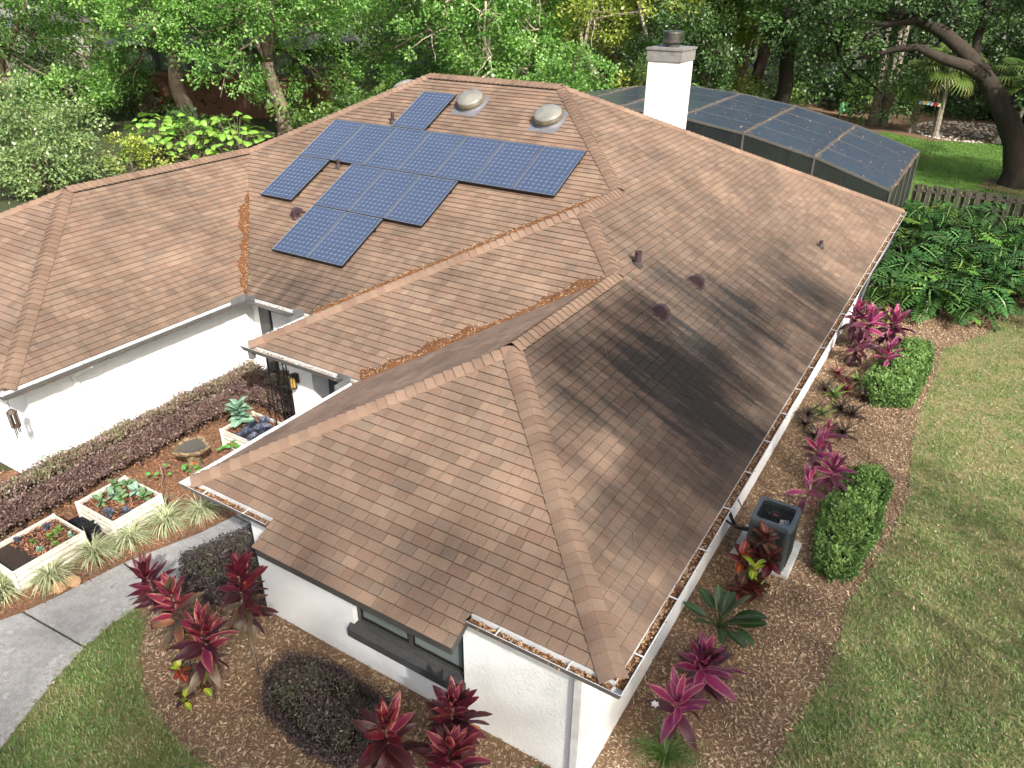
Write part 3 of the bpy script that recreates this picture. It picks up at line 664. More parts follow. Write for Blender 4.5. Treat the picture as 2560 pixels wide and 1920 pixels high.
dspout('downspout', -9.0, Y1-.04, .1, .09, 2.28, 2.44, 'gutter_grey')
# chimney
cx0, cx1, cy0, cy1 = -7.0, -6.05, 16.6, 17.6
ch = MB().box(cx0, cx1, cy0, cy1, 3.4, 6.62).build('chimney', M['chimney_white'], house)
mb = MB(); mb.box(cx0-.035, cx1+.035, cy0-.035, cy1+.035, 6.58, 6.86); mb.box(cx0-.06, cx1+.06, cy0-.06, cy1+.06, 6.862, 6.92); mb.build('chimney_cap', M['chimney_cap'], ch)
fc = ((cx0+cx1)/2, (cy0+cy1)/2, 6.93)
MB().lathe([(.20, 0), (.20, .1)], 24, fc).build('flue_collar', M['trim_dark'], ch)
MB().lathe([(.27, .10), (.285, .12), (.285, .16), (.27, .17), (.27, .32), (.285, .34), (.28, .38), (.24, .40)], 24, fc).build('flue_cap', M['flue_metal'], ch, smooth=False)
# leaf drifts in the valleys
def drift(a, b, k1, wl, wr, seed, side):
    r = random.Random(seed); A = Vector((*a, zf(k1, *a))); B = Vector((*b, zf(k1, *b))); d = B-A; L = d.length; dn = d.normalized(); hd = Vector((dn.x, dn.y, 0)).normalized(); sd_ = Vector((hd.y, -hd.x, 0))
    N = int(L/.05); V = []; wig = [0]*3
    f1, f2 = r.uniform(0, 9), r.uniform(0, 9)
    prof = []
    for i in range(N+1):
        s = i/N; t = s*L
        q = .55+.45*math.sin(t*2.1+f1)*math.sin(t*.83+f2)+.18*math.sin(t*9+f2)+r.uniform(-.12, .12); q = max(.12, q)*min(1, (1-s)*9+.15)
        prof.append((max(.03, wl*q), max(.03, wr*q)))
    pts = []
    def zz(x, y): return max(zf(side[0], x, y), zf(side[1], x, y))
    for i in range(N+1):
        p = A+d*(i/N)
        for j, q in enumerate((-1, -.5, 0, .5, 1)):
            off = prof[i][0]*q if q < 0 else prof[i][1]*q
            x, y = p.x+sd_.x*off, p.y+sd_.y*off
            h = (.018 if abs(q) == 1 else .05 if abs(q) == .5 else .075)+r.uniform(-.006, .006)
            V.append((x, y, zz(x, y)+h))
    F = [(5*i+j, 5*i+j+1, 5*i+j+6, 5*i+j+5) for i in range(N) for j in range(4)]
    g = tag(MB().add(V, F).build('leaf_drift', M['litter'], smooth=True), kind='stuff')
    K = int(L*190); i = rng.integers(0, N, K); q = np.clip(rng.normal(0, .62, K), -1.9, 1.7)
    P = []
    for a_, b_2 in zip(i, q):
        p = A+d*(a_/N+rng.random()/N); off = (prof[a_][0] if b_2 < 0 else prof[a_][1])*b_2
        x, y = p.x+sd_.x*off, p.y+sd_.y*off; P.append((x, y, zz(x, y)+.03+.05*(1-abs(b_2)*.6)))
    P = np.array(P); D = rng.normal(size=(K, 3)); D[:, 2] *= .3; Nn = rng.normal(size=(K, 3))*.4+[0, 0, 1]
    me = quad_mesh('dead_leaves', leaf_quads(P, D, Nn, rng.uniform(.03, .07, K), rng.uniform(.012, .026, K)), {'tint': rng.random(K)})
    tag(link('dead_leaves', me, M['litter_leaf']), kind='stuff')
drift((-W3, Y2), (-W3-GX*.66, Y2+GX*.66), 'F', .20, .05, 3, 'FG')
drift((-W2+.0, Y2), (-W2/2-.3, Y2+W2/2-.3), 'F', .10, .06, 4, 'FE')
drift((-W1, Y1), (-W1/2-.05, Y1+W1/2-.05), 'D', .26, .10, 8, 'DC')
# ------------------------------------------------------------------ solar panels
PX0, PS0, HB = -13.093, 4.434, .127
upv = Vector((0, 1, P_)).normalized(); nrv = Vector((0, -P_, 1)).normalized()
PWD, PHT = 1.046, 1.559
fr = MB()
for x0, x1, y0, y1 in ((0, PWD, 0, .013), (0, PWD, PHT-.013, PHT), (0, .013, .013, PHT-.013), (PWD-.013, PWD, .013, PHT-.013)):
    fr.box(x0, x1, y0, y1, -.036, 0, 1)
for x0, x1, y0, y1 in ((.013, PWD-.013, .013, .016), (.013, PWD-.013, PHT-.016, PHT-.013), (.013, .016, .016, PHT-.016), (PWD-.016, PWD-.013, .016, PHT-.016)): fr.box(x0, x1, y0, y1, -.002, .0022, 0)
me_frame = mesh_from('panel_frame', fr.V, fr.F, fr.M); me_frame.materials.append(M['panel_frame']); me_frame.materials.append(M['panel_black'])
bk = MB().box(.013, PWD-.013, .013, PHT-.013, -.03, -.004); me_back = mesh_from('panel_glass', bk.V, bk.F); me_back.materials.append(M['panel_back'])
cwid = (PWD-.026-.006)/8; chgt = (PHT-.026-.006)/12; c = .003
a_, b2 = cwid/2-c/2, chgt/2-c/2; k_ = .014
oc = [(-a_+k_, -b2), (a_-k_, -b2), (a_, -b2+k_), (a_, b2-k_), (a_-k_, b2), (-a_+k_, b2), (-a_, b2-k_), (-a_, -b2+k_)]
cm = MB().add([(x, y, 0) for x, y in oc], [tuple(range(8))]); me_cell = mesh_from('cell', cm.V, cm.F); me_cell.materials.append(M['panel_cell'])
rl = MB().box(.02, PWD-.02, .28, .32, -.075, -.037).box(.02, PWD-.02, PHT-.32, PHT-.28, -.075, -.037); me_rail = mesh_from('rail', rl.V, rl.F); me_rail.materials.append(M['panel_black'])
ft = MB().box(-.03, .03, -.05, .05, -.125, -.115).box(-.012, .012, -.02, .02, -.115, -.075); me_foot = mesh_from('foot', ft.V, ft.F); me_foot.materials.append(M['panel_black'])
PM = Matrix(((1, 0, 0), (0, upv.y, upv.z), (0, 0, 0))).to_3x3() if False else Matrix((Vector((1, 0, 0)), upv, nrv)).transposed()
def panel(i, s, label):
    t = thing('solar_panel', label, 'solar panel', group='solar panels on the roof')
    p = Vector((PX0+i*1.056, Y2, E_))+upv*(PS0+s)+nrv*HB
    t.matrix_world = Matrix.Translation(p) @ PM.to_4x4()
    link('frame', me_frame, None, t); link('backsheet', me_back, None, t); link('rail', me_rail, None, t)
    for y in (.3, PHT-.3):
        for x in (.12, PWD-.06): link('foot', me_foot, None, t, (x, y, 0))
    for r in range(12):
        for q in range(8): link('cell', me_cell, None, t, (.016+cwid*(q+.5), .016+chgt*(r+.5), -.0032))
ords = ['first', 'second', 'third', 'fourth', 'fifth', 'sixth', 'seventh']
for i in range(7): panel(i, 0, 'blue solar panel, %s from the left in the long row of seven' % ords[i])
panel(1.78, 1.571, 'single blue solar panel standing above the long row, highest on the roof')
panel(0, -1.571, 'single blue solar panel below the left end of the long row')
for i in range(3): panel(1.69+i, -1.571, 'blue solar panel, %s of the row of three below the long row' % ('left', 'middle', 'right')[i])
for i in range(2): panel(1.69+i, -3.142, 'blue solar panel, %s of the lowest pair' % ('left', 'right')[i])

# ------------------------------------------------------------------ skylights, vents, pipes on the roof
def on_slope(key, x, y): return Vector((x, y, zf(key, x, y)))
def slope_matrix(key, p):
    ux, uy = UPS[key]; u = Vector((ux, uy, P_)).normalized(); n = Vector((-ux*P_, -uy*P_, 1)).normalized(); s = u.cross(n)
    return Matrix.Translation(p) @ Matrix((s, u, n)).transposed().to_4x4()
def skylight(key, x, y, label):
    t = thing('skylight', label, 'skylight', group='round dome skylights'); t.matrix_world = slope_matrix(key, on_slope(key, x, y))
    f = MB(); f.prism([(-.36, -.47), (.36, -.47), (.4, -.1), (.36, .36), (-.36, .36), (-.4, -.1)], .012, .024); f.build('flashing', M['lead'], t)
    MB().lathe([(.37, .02), (.35, .05), (.335, .11)], 32).build('curb', M['lead'], t, smooth=False)
    MB().lathe([(.355, .11), (.365, .125), (.365, .15), (.35, .16), (.36, .175), (.35, .19)], 32).build('ring', M['dome_ring'], t)
    MB().lathe([(.345*math.cos(a), .19+.13*math.sin(a)) for a in [k*math.pi/2/9 for k in range(9)]]+[(.01, .32)], 32).build('dome', M['dome'], t, smooth=True)
skylight('F', -9.60, 11.66, 'round dome skylight nearer the upper solar panel')
skylight('F', -7.22, 11.40, 'round dome skylight beside the right hip of the roof')
skylight('J', -12.75, 12.95, 'round dome skylight peeping over the left hip of the roof')
def wheel_vent(key, x, y, rz, label):
    t = thing('roof_vent', label, 'roof vent', on_slope(key, x, y), 0, 'half-round roof vents')
    t.matrix_world = slope_matrix(key, on_slope(key, x, y)) @ Matrix.Rotation(rz, 4, 'Z') @ Matrix.Scale(.9, 4)
    MB().box(-.2, .2, -.17, .17, .01, .02).build('base_plate', M['vent_brown'], t)
    n = 14; pr = [(.15*math.cos(math.pi*k/n), .03+.17*math.sin(math.pi*k/n)) for k in range(n+1)]; pr = [(-.155, .015)][::-1]+pr if False else [(.155, .015)]+pr+[(-.155, .015)]
    mb = MB(); m = len(pr); V = [(a, -.07, b) for a, b in pr]+[(a, .07, b) for a, b in pr]
    mb.add(V, [tuple(range(m)), tuple(range(m, 2*m))[::-1]]+[(i, m+i, m+(i+1) % m, (i+1) % m) for i in range(m)]); mb.build('hood', M['vent_brown'], t)
    MB().box(-.03, .03, -.082, -.071, .02, .1).build('slot', M['black_metal'], t)
    for q in (-.17, .17): MB().lathe([(.012, .02), (.012, .034)], 8, (q, 0, 0)).build('screw', M['galv'], t)
wheel_vent('B', -2.23, 8.16, R_(90), 'half-round brown roof vent, upper of the two on the right slope')
wheel_vent('B', -2.24, 6.43, R_(90), 'half-round brown roof vent, lower of the two on the right slope')
wheel_vent('F', -11.64, 7.35, R_(70), 'half-round brown roof vent left of the lowest solar panels')
def pipe(key, x, y, r, h, label):
    t = thing('vent_pipe', label, 'vent pipe', on_slope(key, x, y), 0, 'plumbing vent pipes')
    mb = MB(); mb.obox((0, 0, .03), Vector((.075, 0, 0)), Vector((0, .085, 0)), Vector((0, 0, .004)))
    b = mb.build('flashing', M['galv'], t); ux, uy = UPS[key]; b.rotation_euler = Vector((-ux*P_, -uy*P_, 1)).to_track_quat('Z', 'Y').to_euler()
    MB().lathe([(r*1.5, -.02), (r*1.35, .06), (r*1.02, .075)], 14).build('boot', M['galv'], t)
    MB().lathe([(r, .05), (r, h), (r*.82, h), (r*.8, h-.06)], 14).build('pipe', M['vent_brown'], t)
pipe('B', -3.09, 7.37, .062, .27, 'stout brown vent pipe beside the lower hip on the right slope')
pipe('B', -1.04, 13.59, .045, .16, 'small brown vent pipe far along the right slope')
pipe('F', -11.40, 10.70, .045, .26, 'slim brown vent pipe left of the highest solar panel')
pipe('F', -11.75, 8.96, .045, .2, 'slim brown vent pipe in the gap under the long panel row')
# twigs lying on the shingles
def twig(x, y, key, L, seed, i):
    r = random.Random(seed); a = r.uniform(0, 6.28); pts = []; x0, y0 = x, y
    for k in range(6):
        pts.append((x0, y0, zf(key, x0, y0)+.024)); a += r.uniform(-.55, .55); x0 += math.cos(a)*L/6; y0 += math.sin(a)*L/6
    o = MB().tube(pts, [.003, .0034, .003, .0026, .002, .0015], 5).build('twig', M['twig'])
    tag(o, 'dry twig '+TWL[i], 'twig', 'dry twigs on the roof')
tw = [(-3.66, .0, 'A', .55), (-3.9, .1, 'A', .4), (-2.7, -.05, 'A', .35), (-1.94, .25, 'A', .4), (-1.96, -.12, 'A', .5), (-1.15, .46, 'A', .4), (-1.32, .2, 'A', .3), (-2.25, .0, 'A', .3), (-.35, .9, 'B', .4), (-.5, 1.6, 'B', .45), (-.28, 1.9, 'B', .35), (-.9, 2.3, 'B', .4), (-.45, 2.6, 'B', .3), (-1.2, 3.0, 'B', .35), (-.7, 3.6, 'B', .4), (-1.6, 4.0, 'B', .3), (-.8, 5.2, 'B', .35), (-2.0, 5.6, 'B', .3), (-.75, 6.4, 'B', .4), (-1.5, 7.1, 'B', .25), (-2.4, 4.6, 'B', .3), (-9.0, 6.9, 'F', .3), (-3.0, 1.2, 'A', .3)]
TWL = ['long and bent, above the left half of the window hood', 'on the hood slope, farthest left above the window', 'above the middle of the window hood', 'high above the right end of the window hood', 'long, on the lower right corner of the window hood', 'between the window hood and the near hip', 'just above the right front gutter', 'small, near the centre edge of the window hood', 'nearest the front corner on the right slope', 'on the right slope beside the near gutter hangers', 'at the right eave above the air conditioner side', 'on the sunlit strip right of the near hip', 'close to the right gutter beside the air conditioner', 'in the dark patch right of the near hip, higher one', 'in the dark patch, close to the air conditioner eave', 'in the middle of the dark patch on the right slope', 'on the right slope above the green hedge eave', 'just below the lower half-round vent', 'on the right slope level with the lower vent, near the eave', 'between the two half-round vents and the eave', 'high in the dark patch under the near ridge', 'below the lowest pair of solar panels', 'on the near front slope below the hip peak']
for i, (x, y, k, L) in enumerate(tw): twig(x, y, k, L, 50+i, i)

# ------------------------------------------------------------------ pool enclosure behind the house
cage = thing('pool_enclosure', 'screened pool enclosure with dark mesh roof behind the house', 'pool enclosure', (0, 21, 0))
CX = [-.5, -2.9, -5.25, -7.5, -9.7, -12.1, -14.6]; CZ = [2.92, 3.64, 4.14, 4.44, 4.58, 4.4, 3.96]; CYL = [0, 1.75, 3.5, 5.25, 7.0]
for i, (x, z) in enumerate(zip(CX, CZ)):
    MB().bar((x, -.03, z), (x, 7.03, z), .06, .09).build('beam', M['cage_metal'], cage)
    for y in (0, 7): MB().box(x-.03, x+.03, y-.03, y+.03, 0, z-.046).build('post', M['cage_metal'], cage)
    mb = MB(); K = 140; q = rng.uniform(0, 7, K)
    P = np.stack([x+rng.uniform(-.06, .06, K), q, np.full(K, z+.05)], 1); D = rng.normal(size=(K, 3)); D[:, 2] *= .2
    tag(link('beam_leaves', quad_mesh('beam_leaves', leaf_quads(P, D, rng.normal(size=(K, 3))*.3+[0, 0, 1], rng.uniform(.05, .1, K), rng.uniform(.02, .04, K)), {'tint': rng.random(K)}), M['litter_leaf'], cage), kind='stuff')
for i in range(6):
    for y in CYL: MB().bar((CX[i]-.032, y, CZ[i]-.005), (CX[i+1]+.032, y, CZ[i+1]-.005), .045 if y in (0, 7) else .03, .07 if y in (0, 7) else .035).build('purlin', M['cage_metal'], cage)
    for j in range(4):
        y0, y1 = CYL[j]+.02, CYL[j+1]-.02
        MB().add([(CX[i], y0, CZ[i]+.01), (CX[i], y1, CZ[i]+.01), (CX[i+1], y1, CZ[i+1]+.01), (CX[i+1], y0, CZ[i+1]+.01)], [(0, 1, 2, 3)]).build('screen_panel', M['screen'], cage)
    for y in (0, 7): MB().add([(CX[i]-.03, y, 0), (CX[i+1]+.03, y, 0), (CX[i+1]+.03, y, CZ[i+1]-.05), (CX[i]-.03, y, CZ[i]-.05)], [(0, 1, 2, 3)]).build('screen_panel', M['screen_side'], cage)
for x, z in ((CX[0], CZ[0]), (CX[-1], CZ[-1])):
    for j in range(4):
        MB().add([(x, CYL[j], 0), (x, CYL[j+1], 0), (x, CYL[j+1], z-.05), (x, CYL[j], z-.05)], [(0, 1, 2, 3)]).build('screen_panel', M['screen_side'], cage)
        if j: MB().box(x-.02, x+.02, CYL[j]-.02, CYL[j]+.02, 0, z-.046).build('post', M['cage_metal'], cage)
K = 260; i = rng.integers(0, 3, K); f = rng.random(K); xs = np.array(CX)[i]*(1-f)+np.array(CX)[i+1]*f; zs = np.array(CZ)[i]*(1-f)+np.array(CZ)[i+1]*f
P = np.stack([xs, rng.uniform(0, 7, K), zs+.018], 1); D = rng.normal(size=(K, 3)); D[:, 2] *= .15
tag(link('fallen_leaves', quad_mesh('fallen_leaves', leaf_quads(P, D, rng.normal(size=(K, 3))*.2+[0, 0, 1], rng.uniform(.05, .1, K), rng.uniform(.025, .04, K)), {'tint': .5+.5*rng.random(K)}), M['litter_leaf'], cage), kind='stuff')
sheet('pool_deck', [(-15, 20.2), (-.4, 20.2), (-.4, 28.2), (-15, 28.2)], .03, M['pad'])

# ------------------------------------------------------------------ wooden fence
fence = thing('wooden_fence', 'weathered grey shadowbox picket fence behind the big-leaved plants', 'fence', (-.4, 28.1, 0))
for k in range(56):
    x = k*.165; f = k % 2
    h = 1.72+.03*math.sin(k*1.7)
    MB().box(x, x+.14, -.045 if f else .045, -.025 if f else .065, .03, h).build('picket', M['wood_grey'], fence)
for z in (.4, 1.45): MB().box(-.02, 9.3, -.0245, .0445, z, z+.09).build('rail', M['wood_grey'], fence)
for k in range(5): MB().box(k*2.3-.0, k*2.3+.09, .066, .155, 0, 1.6).build('post', M['wood_grey'], fence)

# ------------------------------------------------------------------ front garden things
def corr_panel(mb, a, b, z0, z1, ribs=4):
    a, b = Vector((*a, 0)), Vector((*b, 0)); d = (b-a).normalized(); o = Vector((d.y, -d.x, 0)); N = ribs*6; V = []
    for i in range(N+1):
        z = z0+(z1-z0)*i/N; q = .011*math.sin(2*math.pi*ribs*i/N)
        for p in (a, b): V.append(p+o*q+Vector((0, 0, z)))
    mb.add(V, [(2*i, 2*i+1, 2*i+3, 2*i+2) for i in range(N)])
def raised_bed(x0, x1, y0, y1, h, label, soil=True):
    t = thing('raised_bed', label, 'raised bed', ((x0+x1)/2, (y0+y1)/2, 0), 0, 'cream metal raised beds')
    X, Y = (x1-x0)/2, (y1-y0)/2
    for a, b in (((-X, -Y), (X, -Y)), ((X, -Y), (X, Y)), ((X, Y), (-X, Y)), ((-X, Y), (-X, -Y))):
        mb = MB(); corr_panel(mb, a, b, .0, h); o = mb.build('side_panel', M['bed_cream'], t); o.data.polygons.foreach_set('use_smooth', [True]*len(o.data.polygons))
        d = (Vector((*b, 0))-Vector((*a, 0))).normalized(); MB().bar(Vector((*a, h))+d*.02, Vector((*b, h))-d*.02, .03, .02).build('rim', M['bed_cream'], t)
    for sx in (-1, 1):
        for sy in (-1, 1): MB().lathe([(.032, 0), (.032, h+.012), (.026, h+.018)], 10, (sx*X, sy*Y, 0)).build('corner_post', M['bed_cream'], t)
    MB().add([(-X+.01, -Y+.01, h-.07), (X-.01, -Y+.01, h-.07), (X-.01, Y-.01, h-.07), (-X+.01, Y-.01, h-.07)], [(0, 1, 2, 3)]).build('soil', M['soil'], t)
    return t
raised_bed(-10.34, -9.30, .22, 1.15, .40, 'cream corrugated raised bed holding green seedlings, nearest the birdbath')
raised_bed(-10.35, -9.48, -1.36, -.20, .40, 'cream corrugated raised bed with bare dark soil at its near end')
raised_bed(-10.18, -9.0, 3.22, 4.06, .40, 'cream corrugated raised bed with blue cabbages beside the porch')
BEDS = [(-10.32, -9.32, .24, 1.13), (-10.33, -9.5, -.95, -.22), (-10.16, -9.02, 3.24, 4.04)]

# leaf meshes -----------------------------------------------------------
def blade_mesh(name, L, Wd, prof, bend, fold=.25, n=7, mat=None, wave=0.0):
    """arched leaf along +X, prof(u)-> half width 0..1, bend = total droop angle"""
    V = []; U = []; Vv = []; x = z = 0.0; a = 0.0; st = L/n
    for i in range(n+1):
        u = i/n; hw = Wd/2*prof(u); wv = wave*math.sin(u*9)
        for q in (-1, -.5, 0, .5, 1):
            V.append((x-math.sin(a)*0, q*hw, z+abs(q)*hw*fold+wv*q)); U.append(u); Vv.append(q)
        a -= bend/n; x += st*math.cos(a); z += st*math.sin(a)
    F = [(5*i+j, 5*i+j+1, 5*i+j+6, 5*i+j+5) for i in range(n) for j in range(4)]
    me = mesh_from(name, V, F, attrs={'u': U, 'v': Vv}, smooth=True)
    if mat: me.materials.append(mat)
    return me
lance = lambda u: max(.06, math.sin(math.pi*min(1, u*.93+.07))**.75*(1 if u < .5 else 1-.35*(u-.5)))
oval = lambda u: max(.05, math.sin(math.pi*min(1, u*.96+.04))**.6)
strap = lambda u: max(.04, min(1, u*6+.4)*(1-u**3))

def leaf_at(me, parent, p, az, el, s=1.0, roll=0.0, name='leaf'):
    o = link(name, me, None, parent); o.rotation_mode = 'QUATERNION'
    o.location = p; o.rotation_quaternion = Quaternion((0, 0, 1), az) @ Quaternion((0, 1, 0), -el) @ Quaternion((1, 0, 0), roll); o.scale = (s, s, s)
    return o
CR = {}
for nm, b_1, m1, t1, ed in (('crimson', lin((112, 28, 50)), lin((94, 26, 44)), lin((80, 28, 40)), lin((120, 46, 58))),
                          ('rose', lin((150, 42, 76)), lin((130, 38, 66)), lin((120, 50, 60)), lin((190, 128, 110))),
                          ('maroon', lin((74, 28, 40)), lin((64, 28, 36)), lin((70, 38, 38)), lin((92, 46, 50))),
                          ('olive', lin((80, 62, 52)), lin((76, 70, 54)), lin((104, 78, 58)), lin((110, 84, 70))),
                          ('tan', lin((130, 82, 66)), lin((150, 104, 78)), lin((160, 108, 70)), lin((178, 140, 100))),
                          ('magenta', lin((156, 46, 106)), lin((136, 42, 92)), lin((118, 46, 80)), lin((186, 122, 134))),
                          ('magdark', lin((104, 36, 66)), lin((76, 34, 52)), lin((60, 38, 44)), lin((100, 54, 70)))):
    CR[nm] = bladeleaf('cordyline_'+nm, b_1, m1, t1, edge=ed, jit=.3, trans=.22, rough=.5)
CM = {k: [blade_mesh('leaf_'+k, .42, .125, lance, b, .25, mat=v, wave=.012) for b in (.25, .7, 1.35)] for k, v in CR.items()}
def cordyline(label, base, head, seed, pal=('crimson', 'rose', 'maroon', 'olive', 'tan'), n=34, s=1.0, L=.42, spread=.5, grp='red cordyline plants'):
    """base on the ground, head = top of the stem; leaves spiral round the upper stem"""
    r = random.Random(seed); b = Vector(base); h = Vector(head)
    t = thing('cordyline', label, 'plant', b, 0, grp)
    hv = h-b; pts = [hv*f+Vector((.03*math.sin(f*5+seed), .03*math.cos(f*4+seed), 0))*f*(1-f)*4 for f in (0, .3, .6, .85, 1)]
    MB().tube(pts, [.024*s, .021*s, .02*s, .018*s, .012*s], 7).build('stem', M['bark'], t, smooth=True)
    for i in range(n):
        f = i/(n-1)                      # 0 = old, low; 1 = young, top
        p = hv*(1-spread*s*(1-f)/max(hv.length, .3)*.95)
        az = i*2.39996+r.uniform(-.45, .45); el = R_(-22)+R_(100)*f**.9+r.uniform(-.25, .25)
        sc = .86*(.8+.45*math.sin(math.pi*min(1, .15+f*.8)))*s*r.uniform(.7, 1.12)*(L/.42)
        if f > .58: k = pal[0] if r.random() < .5 else (pal[1] if r.random() < .7 else pal[2])
        elif f > .34: k = pal[0] if r.random() < .4 else pal[2]
        else: k = pal[3] if r.random() < .55 else (pal[2] if r.random() < .6 else pal[4])
        leaf_at(CM[k][0 if f > .6 else 1 if f > .28 or r.random() < .4 else 2], t, p, az, el, sc, r.uniform(-.6, .6))
    return t
RP = ('crimson', 'rose', 'maroon', 'olive', 'tan'); DP = ('crimson', 'rose', 'maroon', 'maroon', 'tan')
cordyline('tall red cordyline on a bare stem beside the house corner', (-5.06, -.48, 0), (-5.35, -.25, 1.62), 1, RP, 62, 1.0, .40, .85)
cordyline('red cordyline whose crown hangs over the walkway joint', (-6.35, -.75, 0), (-6.72, -.78, 1.32), 2, ('crimson', 'crimson', 'maroon', 'olive', 'tan'), 56, 1.0, .36, .75)
cordyline('red cordyline in the middle of the walkway clump, tan lower leaves', (-5.85, -.95, 0), (-6.05, -.85, 1.38), 3, ('rose', 'crimson', 'olive', 'tan', 'olive'), 60, 1.0, .40, .85)
cordyline('bright red cordyline at the front of the walkway clump', (-5.25, -1.08, 0), (-5.20, -1.02, 1.38), 4, ('rose', 'crimson', 'maroon', 'olive', 'tan'), 64, 1.0, .42, .9)
cordyline('deep red cordyline at the bottom edge below the window, left of three', (-2.4, -.85, 0), (-2.35, -.8, 1.22), 5, DP, 56, 1.05, .42, .7)
cordyline('deep red cordyline at the bottom edge below the window, nearest the wall', (-1.9, -.25, 0), (-1.84, -.2, 1.22), 6, DP, 60, 1.05, .42, .7)
cordyline('deep red cordyline at the bottom edge below the window, nearest the camera', (-1.62, -.66, 0), (-1.58, -.64, 1.15), 7, ('rose', 'crimson', 'maroon', 'maroon', 'tan'), 58, 1.05, .42, .75)
MP = ('magenta', 'magenta', 'magdark', 'magdark', 'magdark')
cordyline('large pink cordyline at the lower right beside the white gutter', (.34, 2.42, 0), (.30, 2.42, .72), 8, MP, 44, 1.0, .5, .45, 'pink cordyline plants')
cordyline('pink cordyline with pale edged leaves nearest the house corner', (.3, 1.65, 0), (.26, 1.63, .72), 9, ('magenta', 'magenta', 'magenta', 'magdark', 'magdark'), 20, 1.0, .48, .3, 'pink cordyline plants')
for i, (x, y, z, lb, n, sc) in enumerate([(.46, 9.32, .75, 'small pink cordyline, farthest of the four along the gutter', 16, .85), (.44, 8.60, .8, 'pink cordyline with upright leaves, second of the four along the gutter', 20, .95), (.82, 8.18, .7, 'pink cordyline leaning against the trimmed green hedge', 24, .95), (.56, 7.34, .75, 'sparse pink cordyline just above the air conditioner', 11, 1.0),
        (.23, 15.27, 1.0, 'large pink cordyline in the far clump, centre', 38, 1.2), (-.12, 15.5, 1.05, 'pink cordyline in the far clump, nearest the wall', 30, 1.1), (.81, 15.48, 1.0, 'pale pink cordyline in the far clump, right', 36, 1.15), (.96, 13.81, .8, 'pink cordyline standing before the far hedge', 26, 1.05), (.2, 14.3, .75, 'dark leaved cordyline below the far clump', 30, 1.1)]):
    cordyline(lb, (x+.03, y, 0), (x, y, z), 20+i, MP if i != 8 else ('magdark', 'maroon', 'magdark', 'maroon', 'magdark'), n, sc, .46, .5, 'pink cordyline plants')

# crotons ---------------------------------------------------------------
KR = {'red': bladeleaf('croton_red', lin((96, 28, 32)), lin((78, 30, 32)), lin((66, 34, 30)), vein=lin((140, 66, 48)), jit=.3),
      'orange': bladeleaf('croton_orange', lin((150, 60, 36)), lin((130, 46, 36)), lin((104, 36, 32)), vein=lin((178, 100, 52)), jit=.25),
      'yellow': bladeleaf('croton_yellow', lin((196, 196, 60)), lin((136, 166, 50)), lin((84, 126, 44)), vein=lin((220, 214, 90)), jit=.2),
      'dark': bladeleaf('croton_dark', lin((70, 42, 38)), lin((60, 52, 38)), lin((64, 46, 36)), vein=lin((150, 70, 56)), jit=.3)}
KM = {k: blade_mesh('leaf_croton_'+k, .21, .125, oval, .5, .2, mat=v) for k, v in KR.items()}
def croton(label, base, heads, seed, s=1.0):
    r = random.Random(seed); t = thing('croton', label, 'plant', base, 0, 'croton shrubs')
    for (hx, hy, hz, n, ks) in heads:
        MB().tube([(hx*.2, hy*.2, 0), (hx*.7, hy*.7, hz*.5), (hx, hy, hz)], [.016, .013, .009], 6).build('stem', M['bark'], t)
        for i in range(n):
            f = i/max(1, n-1); az = i*2.4+r.uniform(-.3, .3); el = R_(-10)+R_(75)*f
            leaf_at(KM[r.choice(ks)], t, (hx, hy, hz-.16*s*(1-f)), az, el, s*r.uniform(.75, 1.15), r.uniform(-.3, .3))
croton('tall dark red croton with one yellow shoot in front of the air conditioner', (.32, 4.95, 0), [(.02, .15, .95, 16, ['red', 'dark', 'red']), (.18, .0, .72, 18, ['red', 'dark', 'red']), (-.22, -.1, .62, 12, ['orange', 'orange', 'red']), (.02, -.2, .6, 6, ['yellow']), (-.08, .1, .7, 12, ['red', 'dark']), (.1, -.3, .35, 14, ['dark', 'red']), (-.1, -.35, .25, 12, ['red', 'dark'])], 3, 1.15)
croton('low mottled croton with yellow tips among the fallen leaves', (-5.5, -1.2, 0), [(-.22, .02, .42, 10, ['orange', 'dark', 'yellow']), (.0, .1, .4, 12, ['dark', 'orange', 'dark']), (.2, .05, .36, 10, ['dark', 'dark', 'yellow']), (.05, -.16, .2, 8, ['yellow', 'dark'])], 4, .75)
croton('small red croton peeping out behind the large pink cordyline', (.12, 2.95, 0), [(-.05, 0, .35, 12, ['orange', 'red', 'dark']), (.15, .05, .3, 10, ['red', 'dark'])], 5, .8)

# bromeliads ------------------------------------------------------------
BR = [bladeleaf('bromeliad_green', lin((84, 112, 48)), lin((108, 136, 58)), lin((136, 148, 72)), jit=.3), bladeleaf('bromeliad_dark', lin((60, 36, 34)), lin((56, 44, 34)), lin((66, 58, 40)), jit=.3), bladeleaf('bromeliad_red', lin((130, 40, 50)), lin((100, 38, 44)), lin((72, 50, 40)), jit=.3)]
BM = [blade_mesh('leaf_bromeliad', .38, .05, strap, .9, .3, mat=m) for m in BR]
bl = [(.14, 12.22, 0), (.09, 11.19, 0), (-.15, 10.95, 1), (.67, 11.47, 1), (-.12, 10.5, 1), (.21, 13.13, 2), (.03, 18.16, 1), (.43, 18.42, 2), (.65, 10.54, 1), (.35, 12.6, 2), (.5, 13.2, 0), (-.1, 12.4, 1), (.4, 11.6, 1), (.0, 13.4, 2), (.15, 10.1, 1), (-.15, 17.7, 0), (.2, 17.4, 1), (.55, 17.8, 0), (-.1, 16.6, 1), (.75, 12.4, 1)]
